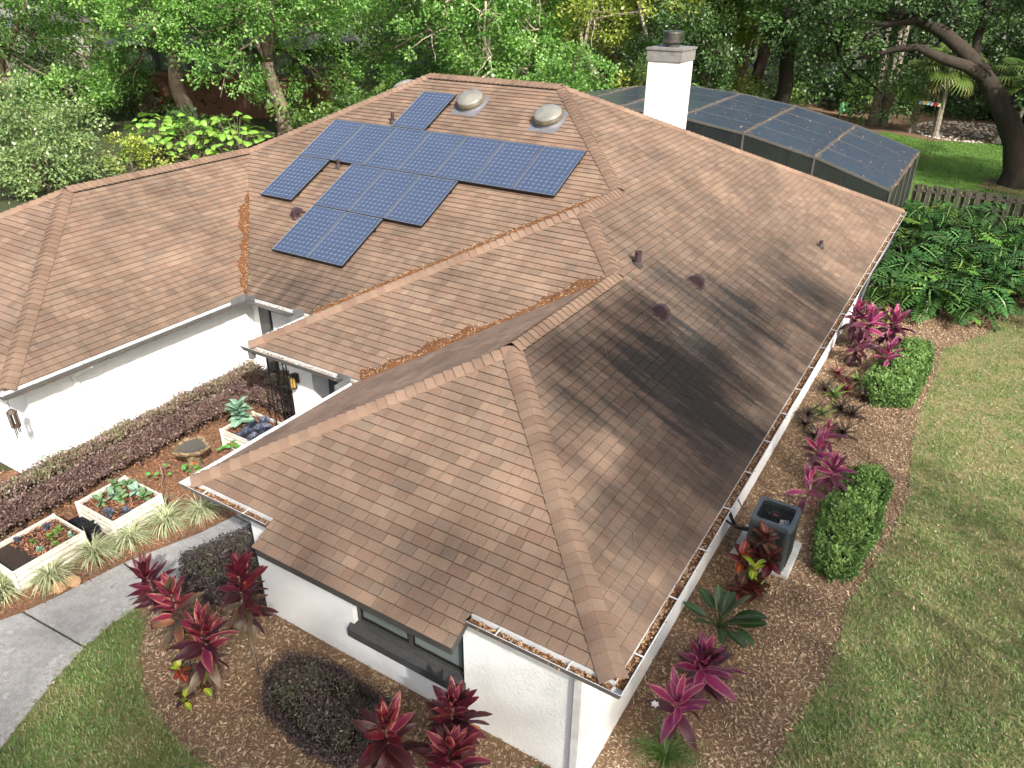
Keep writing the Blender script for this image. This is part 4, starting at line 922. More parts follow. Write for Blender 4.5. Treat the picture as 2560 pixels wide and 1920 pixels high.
BRL = ['in the middle of the wall bed before the far hedge', 'right of centre, nearer the small pink cordyline', 'closest to the gutter, below the green rosettes', 'beside the near end of the far hedge', 'nearest the wall above the small pink cordyline', 'below the far pink clump', 'at the wall under the black downspout', 'at the edge of the philodendrons', 'alone in the mulch between the two hedges', 'directly under the dark leaved cordyline', 'tucked against the far hedge side', 'against the wall in the middle of the bed', 'in the centre of the bromeliad patch', 'against the wall below the far pink clump', 'lowest of the patch, just above the pink cordylines', 'by the white downspout elbow', 'between the downspout and the far pink clump', 'in front of the first philodendron', 'against the wall behind the far pink clump', 'touching the near corner of the far hedge'][:20]
for i, (x, y, k) in enumerate(bl):
    r = random.Random(70+i); t = thing('bromeliad', ['green strappy', 'dark bronze', 'reddish'][k]+' bromeliad rosette '+BRL[i], 'plant', (x, y, 0), 0, 'bromeliads along the right wall')
    for j in range(18): leaf_at(BM[k if r.random() < .8 else 1], t, (0, 0, .03), j*2.4+r.uniform(-.2, .2), R_(20)+R_(60)*(j/17), r.uniform(.8, 1.3), 0)

# bird of paradise ------------------------------------------------------
M['stalk'] = pmat('stalk', [lin((36, 54, 26)), lin((48, 68, 34))], 6, rough=.5)
bpm = bladeleaf('paradise_leaf', lin((40, 62, 34)), lin((40, 68, 40)), lin((50, 76, 42)), vein=lin((76, 100, 54)), edge=None, jit=.25, rough=.32)
BPM = [blade_mesh('leaf_paradise', .52, .2, oval, b, .25, mat=bpm) for b in (.3, .9)]
t = thing('bird_of_paradise', 'green paddle-leaved bird of paradise plant beside the white gutter', 'plant', (.16, 3.8, 0)); r = random.Random(9)
for j, (az, el, ln, sc) in enumerate([(2.1, 1.0, .5, 1.0), (2.6, .75, .55, 1.1), (3.2, .35, .5, .95), (1.2, 1.2, .55, .95), (.8, 1.0, .6, 1.1), (.3, .75, .65, 1.2), (.1, .5, .6, 1.1), (-.35, .5, .55, 1.1), (-.8, .45, .6, 1.25), (-1.2, .6, .35, .9), (1.7, 1.35, .5, .9), (.55, .5, .35, .9), (-2.4, .5, .35, .8), (1.5, .9, .4, .8)]):
    el = min(1.4, el+.2); ln *= .62; ln *= .85; sc *= .78; d = Vector((math.cos(az)*math.cos(el), math.sin(az)*math.cos(el), math.sin(el))); p = d*ln
    MB().tube([(0, 0, 0), p*.5+Vector((0, 0, .03)), p], [.014, .011, .009], 6).build('stalk', M['stalk'], t)
    leaf_at(BPM[j % 2], t, p, az, el*.75, sc, r.uniform(-.5, .5))

# strap leaved clumps (variegated grass) ---------------------------------
def strap_clump(name, label, x, y, R, n, mat, seed, grp, el0=.35, wd=.016, zf_=1.0):
    g = np.random.default_rng(seed); Q = []; T = []
    az = g.uniform(0, 2*math.pi, n); el = g.uniform(el0, 1.45, n); L = R*g.uniform(.75, 1.2, n)
    for a, e, l_n, in zip(az, el, L):
        p = np.array([g.normal()*.03, g.normal()*.03, 0.0]); tt = g.random(); ang = e; st = l_n/5; sd_ = np.array([-math.sin(a), math.cos(a), 0])
        for k in range(5):
            d = np.array([math.cos(a)*math.cos(ang), math.sin(a)*math.cos(ang), math.sin(ang)*zf_]); q = p+d*st
            if q[2] < .012: q[2] = .012
            w0, w1 = wd*(1-.15*k), wd*(1-.15*(k+1)) if k < 4 else .002
            Q.append([p-sd_*w0/2, p+sd_*w0/2, q+sd_*w1/2, q-sd_*w1/2]); T.append(tt); p = q; ang -= (.30+.25*g.random())
    o = link(name, quad_mesh(name, np.array(Q), {'tint': T}), mat); o.location = (x, y, 0)
    return tag(o, label, 'plant', grp)
M['varieg'] = leafmat('varieg', [lin((96, 122, 66)), lin((150, 164, 112)), lin((204, 206, 168)), lin((224, 222, 190)), lin((120, 142, 80))], trans=.3, rough=.45, pscale=3, pamt=.1)
M['strap_green'] = leafmat('strap_green', [lin((60, 88, 40)), lin((90, 120, 58)), lin((110, 138, 72))], trans=.3, rough=.45, pscale=3, pamt=.1)
sp = [(-9.69, -1.5, .44, 'at the frame edge beside the bare bed'), (-9.38, -.91, .5, 'under the end of the bare soil bed'), (-9.30, -.2, .5, 'in front of the black seed trays'), (-9.14, .36, .46, 'at the near corner of the seedling bed'), (-9.02, 1.0, .52, 'largest of the row, by the far corner of the seedling bed'), (-8.72, 1.5, .46, 'tucked under the gutter corner')]
for i, (x, y, R, lb) in enumerate(sp): strap_clump('variegated_grass', 'cream striped grass clump '+lb, x, y, R*1.15, 230, M['varieg'], 30+i, 'striped grass clumps along the walkway')
strap_clump('strap_leaf_clump', 'green strap-leaved clump with white flowers at the bottom edge', .29, 1.30, .62, 130, M['strap_green'], 60, None, .7)
strap_clump('weed', 'tiny bright green weed at the foot of the front wall', -.93, .28, .16, 60, M['strap_green'], 61, None, .5, .02)
fl = thing('white_flower', 'small white flower above the strap-leaved clump by the corner', 'flower', (-.02, 1.6, 0))
MB().tube([(.2, -.2, .0), (.1, -.1, .3), (0, 0, .5)], .004, 5).build('stalk', M['strap_green'], fl)
pet = blade_mesh('petal', .06, .035, oval, .5, .2, mat=M['gutter_white'])
for j in range(6): leaf_at(pet, fl, (0, 0, .5), j*1.05, .5, 1, 0, 'petal')

# vegetables ------------------------------------------------------------
VG = {'broc': bladeleaf('broccoli_leaf', lin((140, 170, 150)), lin((116, 154, 128)), lin((124, 160, 132)), vein=lin((186, 206, 180)), jit=.15, rough=.5),
      'cabb': bladeleaf('cabbage_leaf', lin((76, 82, 98)), lin((66, 72, 90)), lin((84, 90, 108)), vein=lin((120, 126, 142)), jit=.2, rough=.5),
      'seed': bladeleaf('seedling_leaf', lin((92, 120, 70)), lin((98, 130, 88)), lin((106, 136, 96)), vein=lin((150, 170, 124)), jit=.2, rough=.5),
      'lett': bladeleaf('lettuce_leaf', lin((108, 136, 60)), lin((114, 142, 68)), lin((108, 136, 70)), jit=.25, rough=.5)}
VM = {k: blade_mesh('leaf_'+k, .15 if k == 'cabb' else .16, .15 if k == 'cabb' else .11, oval, .35 if k == 'cabb' else .6, .3, mat=v, wave=.006) for k, v in VG.items()}
def veg(name, label, x, y, z, kind, n, s, tall, seed, grp=None):
    r = random.Random(seed); t = thing(name, label, 'vegetable', (x, y, z), 0, grp)
    MB().tube([(0, 0, -.02), (0, 0, tall)], [.012*s, .008*s], 6).build('stem', M['stalk'], t)
    for j in range(n):
        f = j/max(1, n-1); leaf_at(VM[kind], t, (0, 0, tall*(.35+.65*f)), j*2.4+r.uniform(-.6, .6), R_(5)+R_(65)*f+r.uniform(-.25, .25), s*r.uniform(.65, 1.2), r.uniform(-.5, .5))
veg('broccoli_plant', 'tall grey-green broccoli plant rising from the cabbage bed', -9.92, 3.52, .33, 'broc', 30, 1.7, .55, 2)
for i, (x, y, lb) in enumerate([(-9.6, 3.36, 'at the near rim'), (-9.78, 3.68, 'behind the broccoli stem'), (-9.66, 3.88, 'at the back rim'), (-9.42, 3.75, 'largest, in the middle'), (-9.34, 3.36, 'half hidden by the gutter'), (-9.5, 3.58, 'between the others')]):
    veg('cabbage', 'blue-purple cabbage '+lb+' of the porch bed', x, y, .33, 'cabb', 15, 1.1, .05, 10+i, 'blue cabbages')
for i, (x, y, k, lb) in enumerate([(-10.0, .45, 'seed', 'near left rim'), (-9.78, .71, 'seed', 'centre'), (-9.41, .55, 'cabb', 'near right corner'), (-9.49, .95, 'seed', 'far right corner'), (-10.2, .86, 'seed', 'far left rim'), (-10.05, 1.02, 'seed', 'far rim'), (-9.64, .36, 'cabb', 'near rim'), (-9.75, .98, 'broc', 'far side of the middle'), (-9.95, .66, 'broc', 'left of the middle')]):
    veg('seedling', 'broad-leaved seedling at the %s of the seedling bed' % lb, x, y, .33, k, 8, .95 if k != 'cabb' else .7, .14 if k != 'cabb' else .05, 30+i, 'seedlings in the raised bed')
for i, (x, y, k) in enumerate([(-9.87, -.55, 'lett'), (-9.92, -.37, 'lett'), (-9.63, -.34, 'broc'), (-9.98, -.77, 'lett'), (-9.61, -.59, 'lett'), (-9.7, -.81, 'broc'), (-10.23, -.88, 'cabb'), (-10.17, -.43, 'cabb'), (-9.9, -.46, 'lett')]):
    veg('lettuce_seedling', {'lett': 'tiny yellow-green seedling ', 'broc': 'tiny grey-green seedling ', 'cabb': 'tiny purple seedling '}[k]+['in the middle of the bare-soil bed', 'nearest the back rim of the bare-soil bed', 'in the tray-side corner of the bare-soil bed', 'at the edge of the bare soil', 'near the walkway rim of the bare-soil bed', 'closest to the walkway rim, by the bare soil', 'far left along the hedge rim of the bare-soil bed', 'at the hedge-side corner of the bare-soil bed', 'just behind the middle of the bare-soil bed'][i], x, y, .33, k, 9, .5, .06, 50+i, 'seedlings in the bare-soil bed')
# nasturtiums
NM = [blade_mesh('leaf_nasturtium', .11, .11, oval, .3, .1, mat=bladeleaf('nasturtium_leaf', lin((120, 176, 90)), lin((96, 160, 74)), lin((90, 150, 70)), jit=.2)), blade_mesh('leaf_bloom', .06, .05, oval, .3, .2, mat=bladeleaf('bloom', lin((226, 90, 40)), lin((216, 60, 36)), lin((200, 50, 40)), jit=.15))]
for i, (x, y, n, lb) in enumerate([(-10.04, 1.62, 5, 'sparse nasturtium on a pale stake with one orange flower'), (-9.75, 2.12, 8, 'nasturtium growing at the foot of the birdbath'), (-9.72, 3.0, 12, 'red flowered nasturtium beside the cabbage bed')]):
    r = random.Random(90+i); t = thing('nasturtium', lb, 'flower', (x, y, 0))
    MB().tube([(0, 0, 0), (.05, .05, .25), (-.05, .1, .45 if i == 0 else .25)], .008, 5).build('stem', M['twig'], t)
    for j in range(n): leaf_at(NM[0], t, (r.uniform(-.2, .2)*(.5 if i == 0 else 1), r.uniform(-.15, .2), r.uniform(.12, .45 if i == 0 else .3)), r.uniform(0, 6.3), r.uniform(-.2, .5), r.uniform(.8, 1.2))
    for j in range(1+2*(i == 2)): leaf_at(NM[1], t, (r.uniform(-.15, .1), r.uniform(-.1, .15), .42 if i == 0 else .3), r.uniform(0, 6), .6, 1.2, 0, 'petal')

# birdbath ---------------------------------------------------------------
t = thing('birdbath', 'rough stone birdbath on a tapered pedestal in the courtyard bed', 'birdbath', (-9.85, 2.3, 0))
jj = lambda a, z: 1+.07*math.sin(3*a+1)+.05*math.sin(5*a+2*z*9)+.04*math.sin(8*a+4)
MB().lathe([(.20, 0), (.18, .05), (.14, .2), (.135, .38), (.16, .47)], 18, jit=lambda a, z: 1+.05*math.sin(4*a+z*7)).build('pedestal', M['stone_bath'], t, smooth=True)
MB().lathe([(.13, .46), (.24, .5), (.32, .57), (.34, .62), (.325, .645), (.28, .635), (.24, .60), (.1, .585)], 24, jit=jj).build('bowl', M['stone_bath'], t, smooth=True)
MB().lathe([(.255, .606), (.25, .612)], 24, jit=jj).build('water', M['water'], t)
# seed trays
def tray(x, y, z, rz, rx, label):
    t = thing('seed_tray', label, 'seed tray', (x, y, z), rz, 'black seed trays'); t.rotation_euler = (rx, 0, rz)
    mb = MB(); mb.box(-.15, .15, -.27, .27, 0, .01)
    for k in range(5): mb.box(-.15+k*.07, -.14+k*.07, -.27, .27, .01, .06)
    for k in range(8): mb.box(-.15, .15, -.27+k*.076, -.262+k*.076, .01, .058)
    mb.build('cell_grid', M['plastic_black'], t)
    rm = MB()
    for a in ((-.165, .165, -.285, -.27), (-.165, .165, .27, .285), (-.165, -.15, -.27, .27), (.15, .165, -.27, .27)): rm.box(*a, .03, .066)
    rm.build('rim', M['plastic_black'], t)
tray(-9.75, .02, .06, R_(62), R_(12), 'black seed tray lying nearer the walkway'); tray(-10.12, .03, .09, R_(82), R_(-10), 'black seed tray lying nearer the purple hedge')
# stepping stones
for i, (x, y, s) in enumerate([(-8.98, -.78, .16), (-9.04, -.99, .15)]):
    r = random.Random(i); pl = [(s*math.cos(a)*r.uniform(.75, 1.2), s*.7*math.sin(a)*r.uniform(.8, 1.15)) for a in [k*6.283/8 for k in range(8)]]
    o = MB().prism(pl, 0, .04).build('flat_stone', M['stone_tan']); o.location = (x, y, 0)
    tag(o, ['pale flat stone touching the walkway edge, upper of two', 'orange-tan flat stone by the walkway, lower of two'][i], 'stone', 'flat stones by the walkway')
# trellis ------------------------------------------------------------------
t = thing('trellis', 'tall black metal obelisk trellis against the purple hedge', 'trellis', (-9.05, 3.95, 0))
for x, y in ((-.28, 0), (-.1, .06), (.1, .06), (.28, 0), (-.16, -.1), (.16, -.1)): MB().tube([(x, y, 0), (x*.97, y, 1.2), (x*.9, y, 2.05)], .012, 6).build('upright', M['black_metal'], t)
for z in (.35, .95, 1.5, 1.98): MB().tube([(-.27, 0, z), (-.1, .06, z-.03), (.1, .06, z-.03), (.27, 0, z), (.15, -.1, z-.02), (-.15, -.1, z-.02), (-.27, 0, z)], .007, 6).build('hoop', M['black_metal'], t)
MB().tube([(-.26, 0, 2.05), (-.15, 0, 2.2), (0, 0, 2.24), (.15, 0, 2.2), (.26, 0, 2.05)], .008, 6).build('arch', M['black_metal'], t)
# wall lantern ---------------------------------------------------------------
def lantern(loc, rz, label):
    t = thing('wall_lantern', label, 'lantern', loc, rz)
    MB().box(-.05, .05, -.02, 0, -.08, .12).build('backplate', M['bronze'], t)
    MB().tube([(0, -.01, .1), (0, -.08, .14), (0, -.12, .12)], .01, 6).build('arm', M['bronze'], t)
    c_ = (0, -.12, 0)
    MB().lathe([(.02, .16), (.075, .11), (.08, .09), (.072, .085)], 8, c_).build('cap', M['bronze'], t)
    fr_ = MB()
    for k in range(8):
        a = k*math.pi/4; x, y = .07*math.cos(a), -.12+.07*math.sin(a); fr_.tube([(x, y, .09), (x, y, -.14)], .006, 5)
    fr_.lathe([(.075, -.16), (.078, -.14), (.07, -.135)], 8, c_); fr_.build('cage', M['bronze'], t)
    MB().lathe([(.055, -.13), (.055, .085)], 12, c_).build('glass', M['glass_amber'], t)
lantern((-8.42, 3.869, 1.80), 0, 'black wall lantern with amber glass on the white porch pillar')
# wind chime ---------------------------------------------------------------
t = thing('wind_chime', 'dark hexagonal wind chime hanging before the white garage wall', 'wind chime', (-11.1, .01, 2.0))
MB().tube([(0, 0, .42), (.03, 0, .36), (-.01, 0, .3), (0, 0, .24), (0, 0, .15)], .004, 5).build('hook', M['chime_wood'], t)
MB().lathe([(.03, .17), (.085, .12), (.085, .10)], 6).build('roof_cap', M['chime_wood'], t)
for k in range(6):
    a = k*math.pi/3; MB().box(-.014, .014, -.006, .006, -.16, .10).build('slat', M['chime_wood'], t, loc=(.07*math.cos(a), .07*math.sin(a), 0), rot=(0, 0, a+math.pi/2))
MB().lathe([(.078, -.17), (.078, -.15)], 6).build('base_ring', M['chime_wood'], t)
for k in range(4): MB().tube([(.04*math.cos(k*1.57), .04*math.sin(k*1.57), .08), (.04*math.cos(k*1.57), .04*math.sin(k*1.57), -.26-.04*k)], .008, 6).build('chime_tube', M['galv'], t)

# air conditioner -----------------------------------------------------------
pad = thing('concrete_pad', 'pale concrete slab under the air conditioner', 'slab', (.29, 5.89, 0))
o = MB().box(-.5, .48, -.49, .5, 0, .08).build('slab', M['pad'], pad); bv = o.modifiers.new('b', 'BEVEL'); bv.width = .015; bv.segments = 2
ac = thing('air_conditioner', 'dark grey outdoor air conditioner unit on its concrete pad', 'air conditioner', (.34, 5.76, .082))
def rrect(hw, r, n=5):
    pts = []
    for cx, cy, a0 in ((hw-r, hw-r, 0), (-hw+r, hw-r, 90), (-hw+r, -hw+r, 180), (hw-r, -hw+r, 270)):
        for k in range(n+1): a = R_(a0+90*k/n); pts.append((cx+r*math.cos(a), cy+r*math.sin(a)))
    return pts
body = MB(); po = rrect(.325, .07); pi_ = rrect(.305, .06); n = len(po)
V = [(x, y, z) for z in (0, .80) for x, y in po]+[(x, y, z) for z in (0, .80) for x, y in pi_]
body.add(V, [(i, (i+1) % n, n+(i+1) % n, n+i) for i in range(n)]+[(2*n+i, 3*n+i, 3*n+(i+1) % n, 2*n+(i+1) % n) for i in range(n)])
body.build('body', M['ac_body'], ac)
for k in range(20):
    for (ax, s) in ((0, -1), (0, 1), (1, -1), (1, 1)):
        q = -.24+k*.0253; mb = MB()
        if ax == 0: mb.box(q-.004, q+.004, s*.333-.008, s*.333+.008, .06, .74)
        else: mb.box(s*.333-.008, s*.333+.008, q-.004, q+.004, .06, .74)
        mb.build('louver', M['ac_body'], ac)
rim = MB(); p1 = rrect(.345, .08); p2 = rrect(.27, .08); 
V = [(x, y, .80) for x, y in p1]+[(x, y, .86) for x, y in p1]+[(x*.98, y*.98, .885) for x, y in p1]+[(x, y, .885) for x, y in p2]+[(x, y, .80) for x, y in p2]
rim.add(V, [(k*n+i, k*n+(i+1) % n, (k+1)*n+(i+1) % n, (k+1)*n+i) for k in range(4) for i in range(n)]+[(4*n+i, 4*n+(i+1) % n, (i+1) % n, i) for i in range(n)])
rim.build('top_rim', M['ac_rim'], ac)
MB().add([(-.3, -.3, .52), (.3, -.3, .52), (.3, .3, .52), (-.3, .3, .52)], [(0, 1, 2, 3)]).build('interior', M['ac_dark'], ac)
gr = MB()
for k in range(15):
    q = -.24+k*.0343; gr.tube([(q, -.275, .872), (q, .275, .872)], .0035, 5)
for k in range(3): gr.tube([(-.275, -.2+k*.2, .868), (.275, -.2+k*.2, .868)], .004, 5)
gr.build('grille', M['ac_dark'], ac)
hub = MB().lathe([(.085, .70), (.09, .78), (.085, .855), (.05, .862)], 18).build('fan_motor', M['ac_dark'], ac)
MB().box(-.03, .03, -.055, -.035, .863, .867).build('red_badge', M['red_mark'], hub)
for k in range(4):
    mb = MB(); mb.add([(.07, -.05, .66), (.25, -.09, .64), (.25, .07, .70), (.07, .04, .72)], [(0, 1, 2, 3)]); o = mb.build('fan_blade', M['blade_metal'], ac); o.rotation_euler = (0, 0, k*math.pi/2+.4)
MB().tube([(-.33, -.05, .45), (-.45, -.05, .42), (-.6, -.02, .35), (-.77, 0, .4)], .022, 8).build('hose', M['black_metal'], ac)
MB().tube([(-.33, .1, .3), (-.5, .12, .25), (-.62, .05, .3), (-.77, .05, .6)], .03, 8).build('hose', M['black_metal'], ac)
MB().tube([(-.33, .2, .6), (-.55, .2, .55), (-.77, .22, .9)], .012, 6).build('cable', M['gutter_grey'], ac)
# ------------------------------------------------------------------ clipped hedges and ground cover
def edge_dist(x, y, poly):
    d = np.full(len(x), 1e9); n = len(poly)
    for i in range(n):
        a = np.array(poly[i]); b = np.array(poly[(i+1) % n]); ab = b-a
        t = np.clip(((x-a[0])*ab[0]+(y-a[1])*ab[1])/(ab@ab), 0, 1)
        d = np.minimum(d, np.hypot(x-a[0]-t*ab[0], y-a[1]-t*ab[1]))
    return d
def hedge(name, label, cat, poly, h, dens, mat, leaf, seed, rnd=.2, leggy=False, bump=.06, grp=None):
    g = np.random.default_rng(seed); x, y = scatter(g, poly, dens)
    d = edge_dist(x, y, poly); top = h*np.clip(.45+.55*d/rnd, .45, 1)**.7
    top = top+bump*(np.sin(x*5.1+seed)*np.sin(y*4.3+seed*2)+.6*np.sin(x*11+1)*np.sin(y*9.7))
    n = len(x); z = top*(1-.28*g.random(n)**2)
    side = d < .14; z[side] = (top*g.uniform(.35 if leggy else .05, 1, n))[side]
    P = np.stack([x+g.normal(0, .03, n), y+g.normal(0, .03, n), z], 1)
    out = g.normal(size=(n, 3))*.8+[0, 0, .7]; Nn = g.normal(size=(n, 3))*.55+[0, 0, 1]
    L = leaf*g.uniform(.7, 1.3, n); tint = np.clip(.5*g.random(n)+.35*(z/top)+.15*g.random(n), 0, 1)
    k = int(n*.025); L[:k] *= 1.5; P[:k, 2] += .06       # stray shoots
    kp = (np.sin(P[:, 0]*6.3+seed)*np.sin(P[:, 1]*5.1+2*seed)+.5*np.sin(P[:, 0]*13+P[:, 1]*9) > -.85) | (g.random(n) < .3)
    P, out, Nn, L, tint = P[kp], out[kp], Nn[kp], L[kp], tint[kp]
    SP = []
    for i in range(len(poly)):
        a = np.array(poly[i]); b = np.array(poly[(i+1) % len(poly)]); m = int(np.linalg.norm(b-a)*h*dens*.55); f = g.random(m)[:, None]
        q = a+(b-a)*f; q = q+(np.mean(np.array(poly), 0)-q)*g.uniform(0, .12, m)[:, None]+g.normal(0, .02, (m, 2))
        SP.append(np.column_stack([q, h*g.uniform(.3 if leggy else .03, .85, m)**(.8 if leggy else 1)]))
    SP = np.concatenate(SP); m = len(SP); P = np.concatenate([P, SP]); out = np.concatenate([out, g.normal(size=(m, 3))+[0, 0, .2]])
    Nn = np.concatenate([Nn, g.normal(size=(m, 3))+[0, 0, .4]]); L = np.concatenate([L, leaf*g.uniform(.7, 1.3, m)]); tint = np.concatenate([tint, np.clip(.1+.6*g.random(m), 0, 1)])
    t = thing(name, label, cat, (*np.mean(np.array(poly), 0), 0), 0, grp); c0 = np.array([*t.location])
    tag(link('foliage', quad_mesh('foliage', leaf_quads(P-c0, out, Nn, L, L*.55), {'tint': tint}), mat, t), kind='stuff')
    # woody core
    ctr = np.mean(np.array(poly), 0); sh = [tuple((np.array(p)-ctr)*np.array([.72, .86])) for p in poly]
    mb = MB()
    if leggy:
        for i in range(26):
            q = g.uniform(-1, 1, 2); a = np.array(poly).min(0); b = np.array(poly).max(0); p = (a+b)/2-ctr+q*(b-a)/2*np.array([.5, .95])
            mb.tube([(p[0], p[1], 0), (p[0]+g.normal()*.06, p[1]+g.normal()*.1, h*.45), (p[0]+g.normal()*.1, p[1]+g.normal()*.2, h*.8)], [.016, .012, .006], 5)
        mb.prism([(x*.7, y) for x, y in sh], h*.5, h*.66)
    else: mb.prism(sh, 0, h*.55)
    mb.build('branches', M['core'], t)
    return t
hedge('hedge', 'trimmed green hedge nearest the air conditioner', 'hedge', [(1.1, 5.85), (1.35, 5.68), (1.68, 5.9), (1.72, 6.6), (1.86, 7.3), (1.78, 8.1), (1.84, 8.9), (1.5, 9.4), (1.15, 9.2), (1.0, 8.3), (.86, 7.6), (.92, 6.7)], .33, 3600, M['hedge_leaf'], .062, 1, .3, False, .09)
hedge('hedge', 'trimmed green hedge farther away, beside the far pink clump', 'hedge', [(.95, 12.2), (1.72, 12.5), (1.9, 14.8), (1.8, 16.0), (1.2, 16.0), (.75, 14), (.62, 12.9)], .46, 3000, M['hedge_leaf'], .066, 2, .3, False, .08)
hedge('hedge', 'long purple-green hedge along the foot of the white garage wall', 'hedge', [(-11.42, -2.4), (-10.72, -2.4), (-10.78, 1), (-10.85, 3.2), (-10.7, 5.2), (-11.42, 5.2)], .9, 4600, M['loro_leaf'], .05, 3, .16, True, .07)
hedge('hedge', 'purple-leaved hedge behind the trellis at the courtyard end', 'hedge', [(-10.6, 4.5), (-8.75, 4.6), (-8.75, 5.35), (-10.6, 5.35)], .85, 4200, M['loro_leaf'], .05, 4, .16, True, .06)
hedge('ground_cover', 'dark plum ground cover between the walkway and the house corner', 'ground cover', [(-7.75, .35), (-7.45, 1.3), (-7.05, 2.0), (-6.05, 2.0), (-5.98, .55), (-6.45, .1), (-7.2, -.02)], .42, 6500, M['plum_leaf'], .04, 5, .25)
hedge('ground_cover', 'dark plum ground cover mound below the front window', 'ground cover', [(-4.8, -.55), (-4.8, -.1), (-4.1, .08), (-2.95, .0), (-2.8, -.5), (-2.95, -.95), (-3.5, -1.05), (-4.45, -.9)], .34, 7500, M['plum_leaf'], .035, 6, .25)

# ------------------------------------------------------------------ lacy philodendrons
def philo_mesh(name, mat, bend):
    V = []; F = []; U = []; Vv = []
    n = 10
    def rib(u): a = -bend*u; x = .62*u*math.cos(a*.6); z = .62*u*math.sin(a*.6); return Vector((x, 0, z))
    for i in range(n+1):
        u = i/n; p = rib(u)
        for q in (-1, 0, 1): V.append((p.x, q*.03*(1-u*.7), p.z+abs(q)*.006)); U.append(u); Vv.append(q*.1)
    F += [(3*i+j, 3*i+j+1, 3*i+j+4, 3*i+j+3) for i in range(n) for j in (0, 1)]
    for s in (-1, 1):
        for i in range(9):
            u = .02+i*.105; p = rib(u); ang = R_(115-i*9.5); L = .36*(1-.62*abs(u-.25)/.75)*(.92+.16*((i*7) % 3)/2)
            dx, dy = math.cos(ang), math.sin(ang)*s; ln = Vector((dx, dy, 0)); pe = Vector((-dy, dx, 0))
            w0 = .026; w1 = .04
            pts = [p+Vector((-.028, s*.02, .006)), p+ln*L*.5-pe*s*w1+Vector((0, 0, -.01)), p+ln*L*.8-pe*s*w0+Vector((0, 0, -.04)), p+ln*L+Vector((0, 0, -.075)), p+ln*L*.8+pe*s*w0+Vector((0, 0, -.04)), p+ln*L*.5+pe*s*w1+Vector((0, 0, -.01)), p+Vector((.028, s*.02, .006))]
            k = len(V)
            for j, q in enumerate(pts): V.append(tuple(q)); U.append(min(1, u+.3*(j in (2, 3, 4)))); Vv.append(s*(.2, .5, .8, 1, .8, .5, .2)[j])
            F += [(k, k+1, k+5, k+6), (k+1, k+2, k+4, k+5), (k+2, k+3, k+4)]
    me = mesh_from(name, V, F, attrs={'u': U, 'v': Vv}, smooth=True); me.materials.append(mat); return me
pmats = [bladeleaf('philodendron_leaf', lin((72, 108, 54)), lin((60, 94, 46)), lin((68, 102, 50)), vein=lin((104, 136, 76)), jit=.35, rough=.3, trans=.25), bladeleaf('philodendron_new', lin((112, 148, 66)), lin((98, 138, 60)), lin((104, 140, 62)), vein=lin((140, 168, 92)), jit=.25, rough=.3, trans=.3)]
PHM = [philo_mesh('leaf_philodendron', pmats[0], .5), philo_mesh('leaf_philodendron', pmats[0], 1.0), philo_mesh('leaf_philodendron', pmats[1], .7)]
ph = [(.25, 19.3, 'against the far downspout'), (1.3, 19.0, 'at the near edge of the thicket by the wall'), (2.3, 19.5, 'nearest the lawn, spilling onto the mulch'), (.5, 20.8, 'below the roof corner'), (1.75, 20.7, 'in the middle of the near row'), (3.0, 21.0, 'at the lawn corner of the thicket'), (.35, 22.4, 'just past the roof corner'), (1.5, 22.5, 'in the heart of the thicket'), (2.8, 22.8, 'right of the thicket centre'), (4.0, 22.4, 'on the right frame edge, near'), (.6, 24.4, 'beside the pool enclosure corner'), (2.0, 24.6, 'behind the thicket centre'), (3.4, 24.8, 'on the right, behind'), (1.1, 26.3, 'in front of the left fence pickets'), (2.6, 26.5, 'climbing over the middle of the fence'), (4.3, 26.2, 'in front of the right fence pickets'), (.2, 26.2, 'under the enclosure side wall')]
for i, (x, y, lb) in enumerate(ph):
    r = random.Random(200+i); t = thing('philodendron', 'lacy split-leaf philodendron '+lb, 'plant', (x, y, 0), 0, 'philodendrons beside the house'); st = MB()
    hh = 1.0 if y < 22 else 1.35 if y < 25.5 else 1.75
    for j in range(24):
        az = j*2.4+r.uniform(-.3, .3); f = j/23; el = R_(18)+R_(62)*f; ln = hh*r.uniform(.75, 1.1)*(1-.25*f)
        d = Vector((math.cos(az)*math.cos(el), math.sin(az)*math.cos(el), math.sin(el))); p = d*ln+Vector((0, 0, .12))
        st.tube([(0, 0, .1), p*.55+Vector((0, 0, .1)), p], [.016, .012, .009], 5)
        leaf_at(PHM[2 if r.random() < .14 else j % 2], t, p, az+r.uniform(-.5, .5), r.uniform(-.35, .35), r.uniform(.9, 1.4), r.uniform(-.5, .5))
    st.build('stalks', M['stalk'], t)

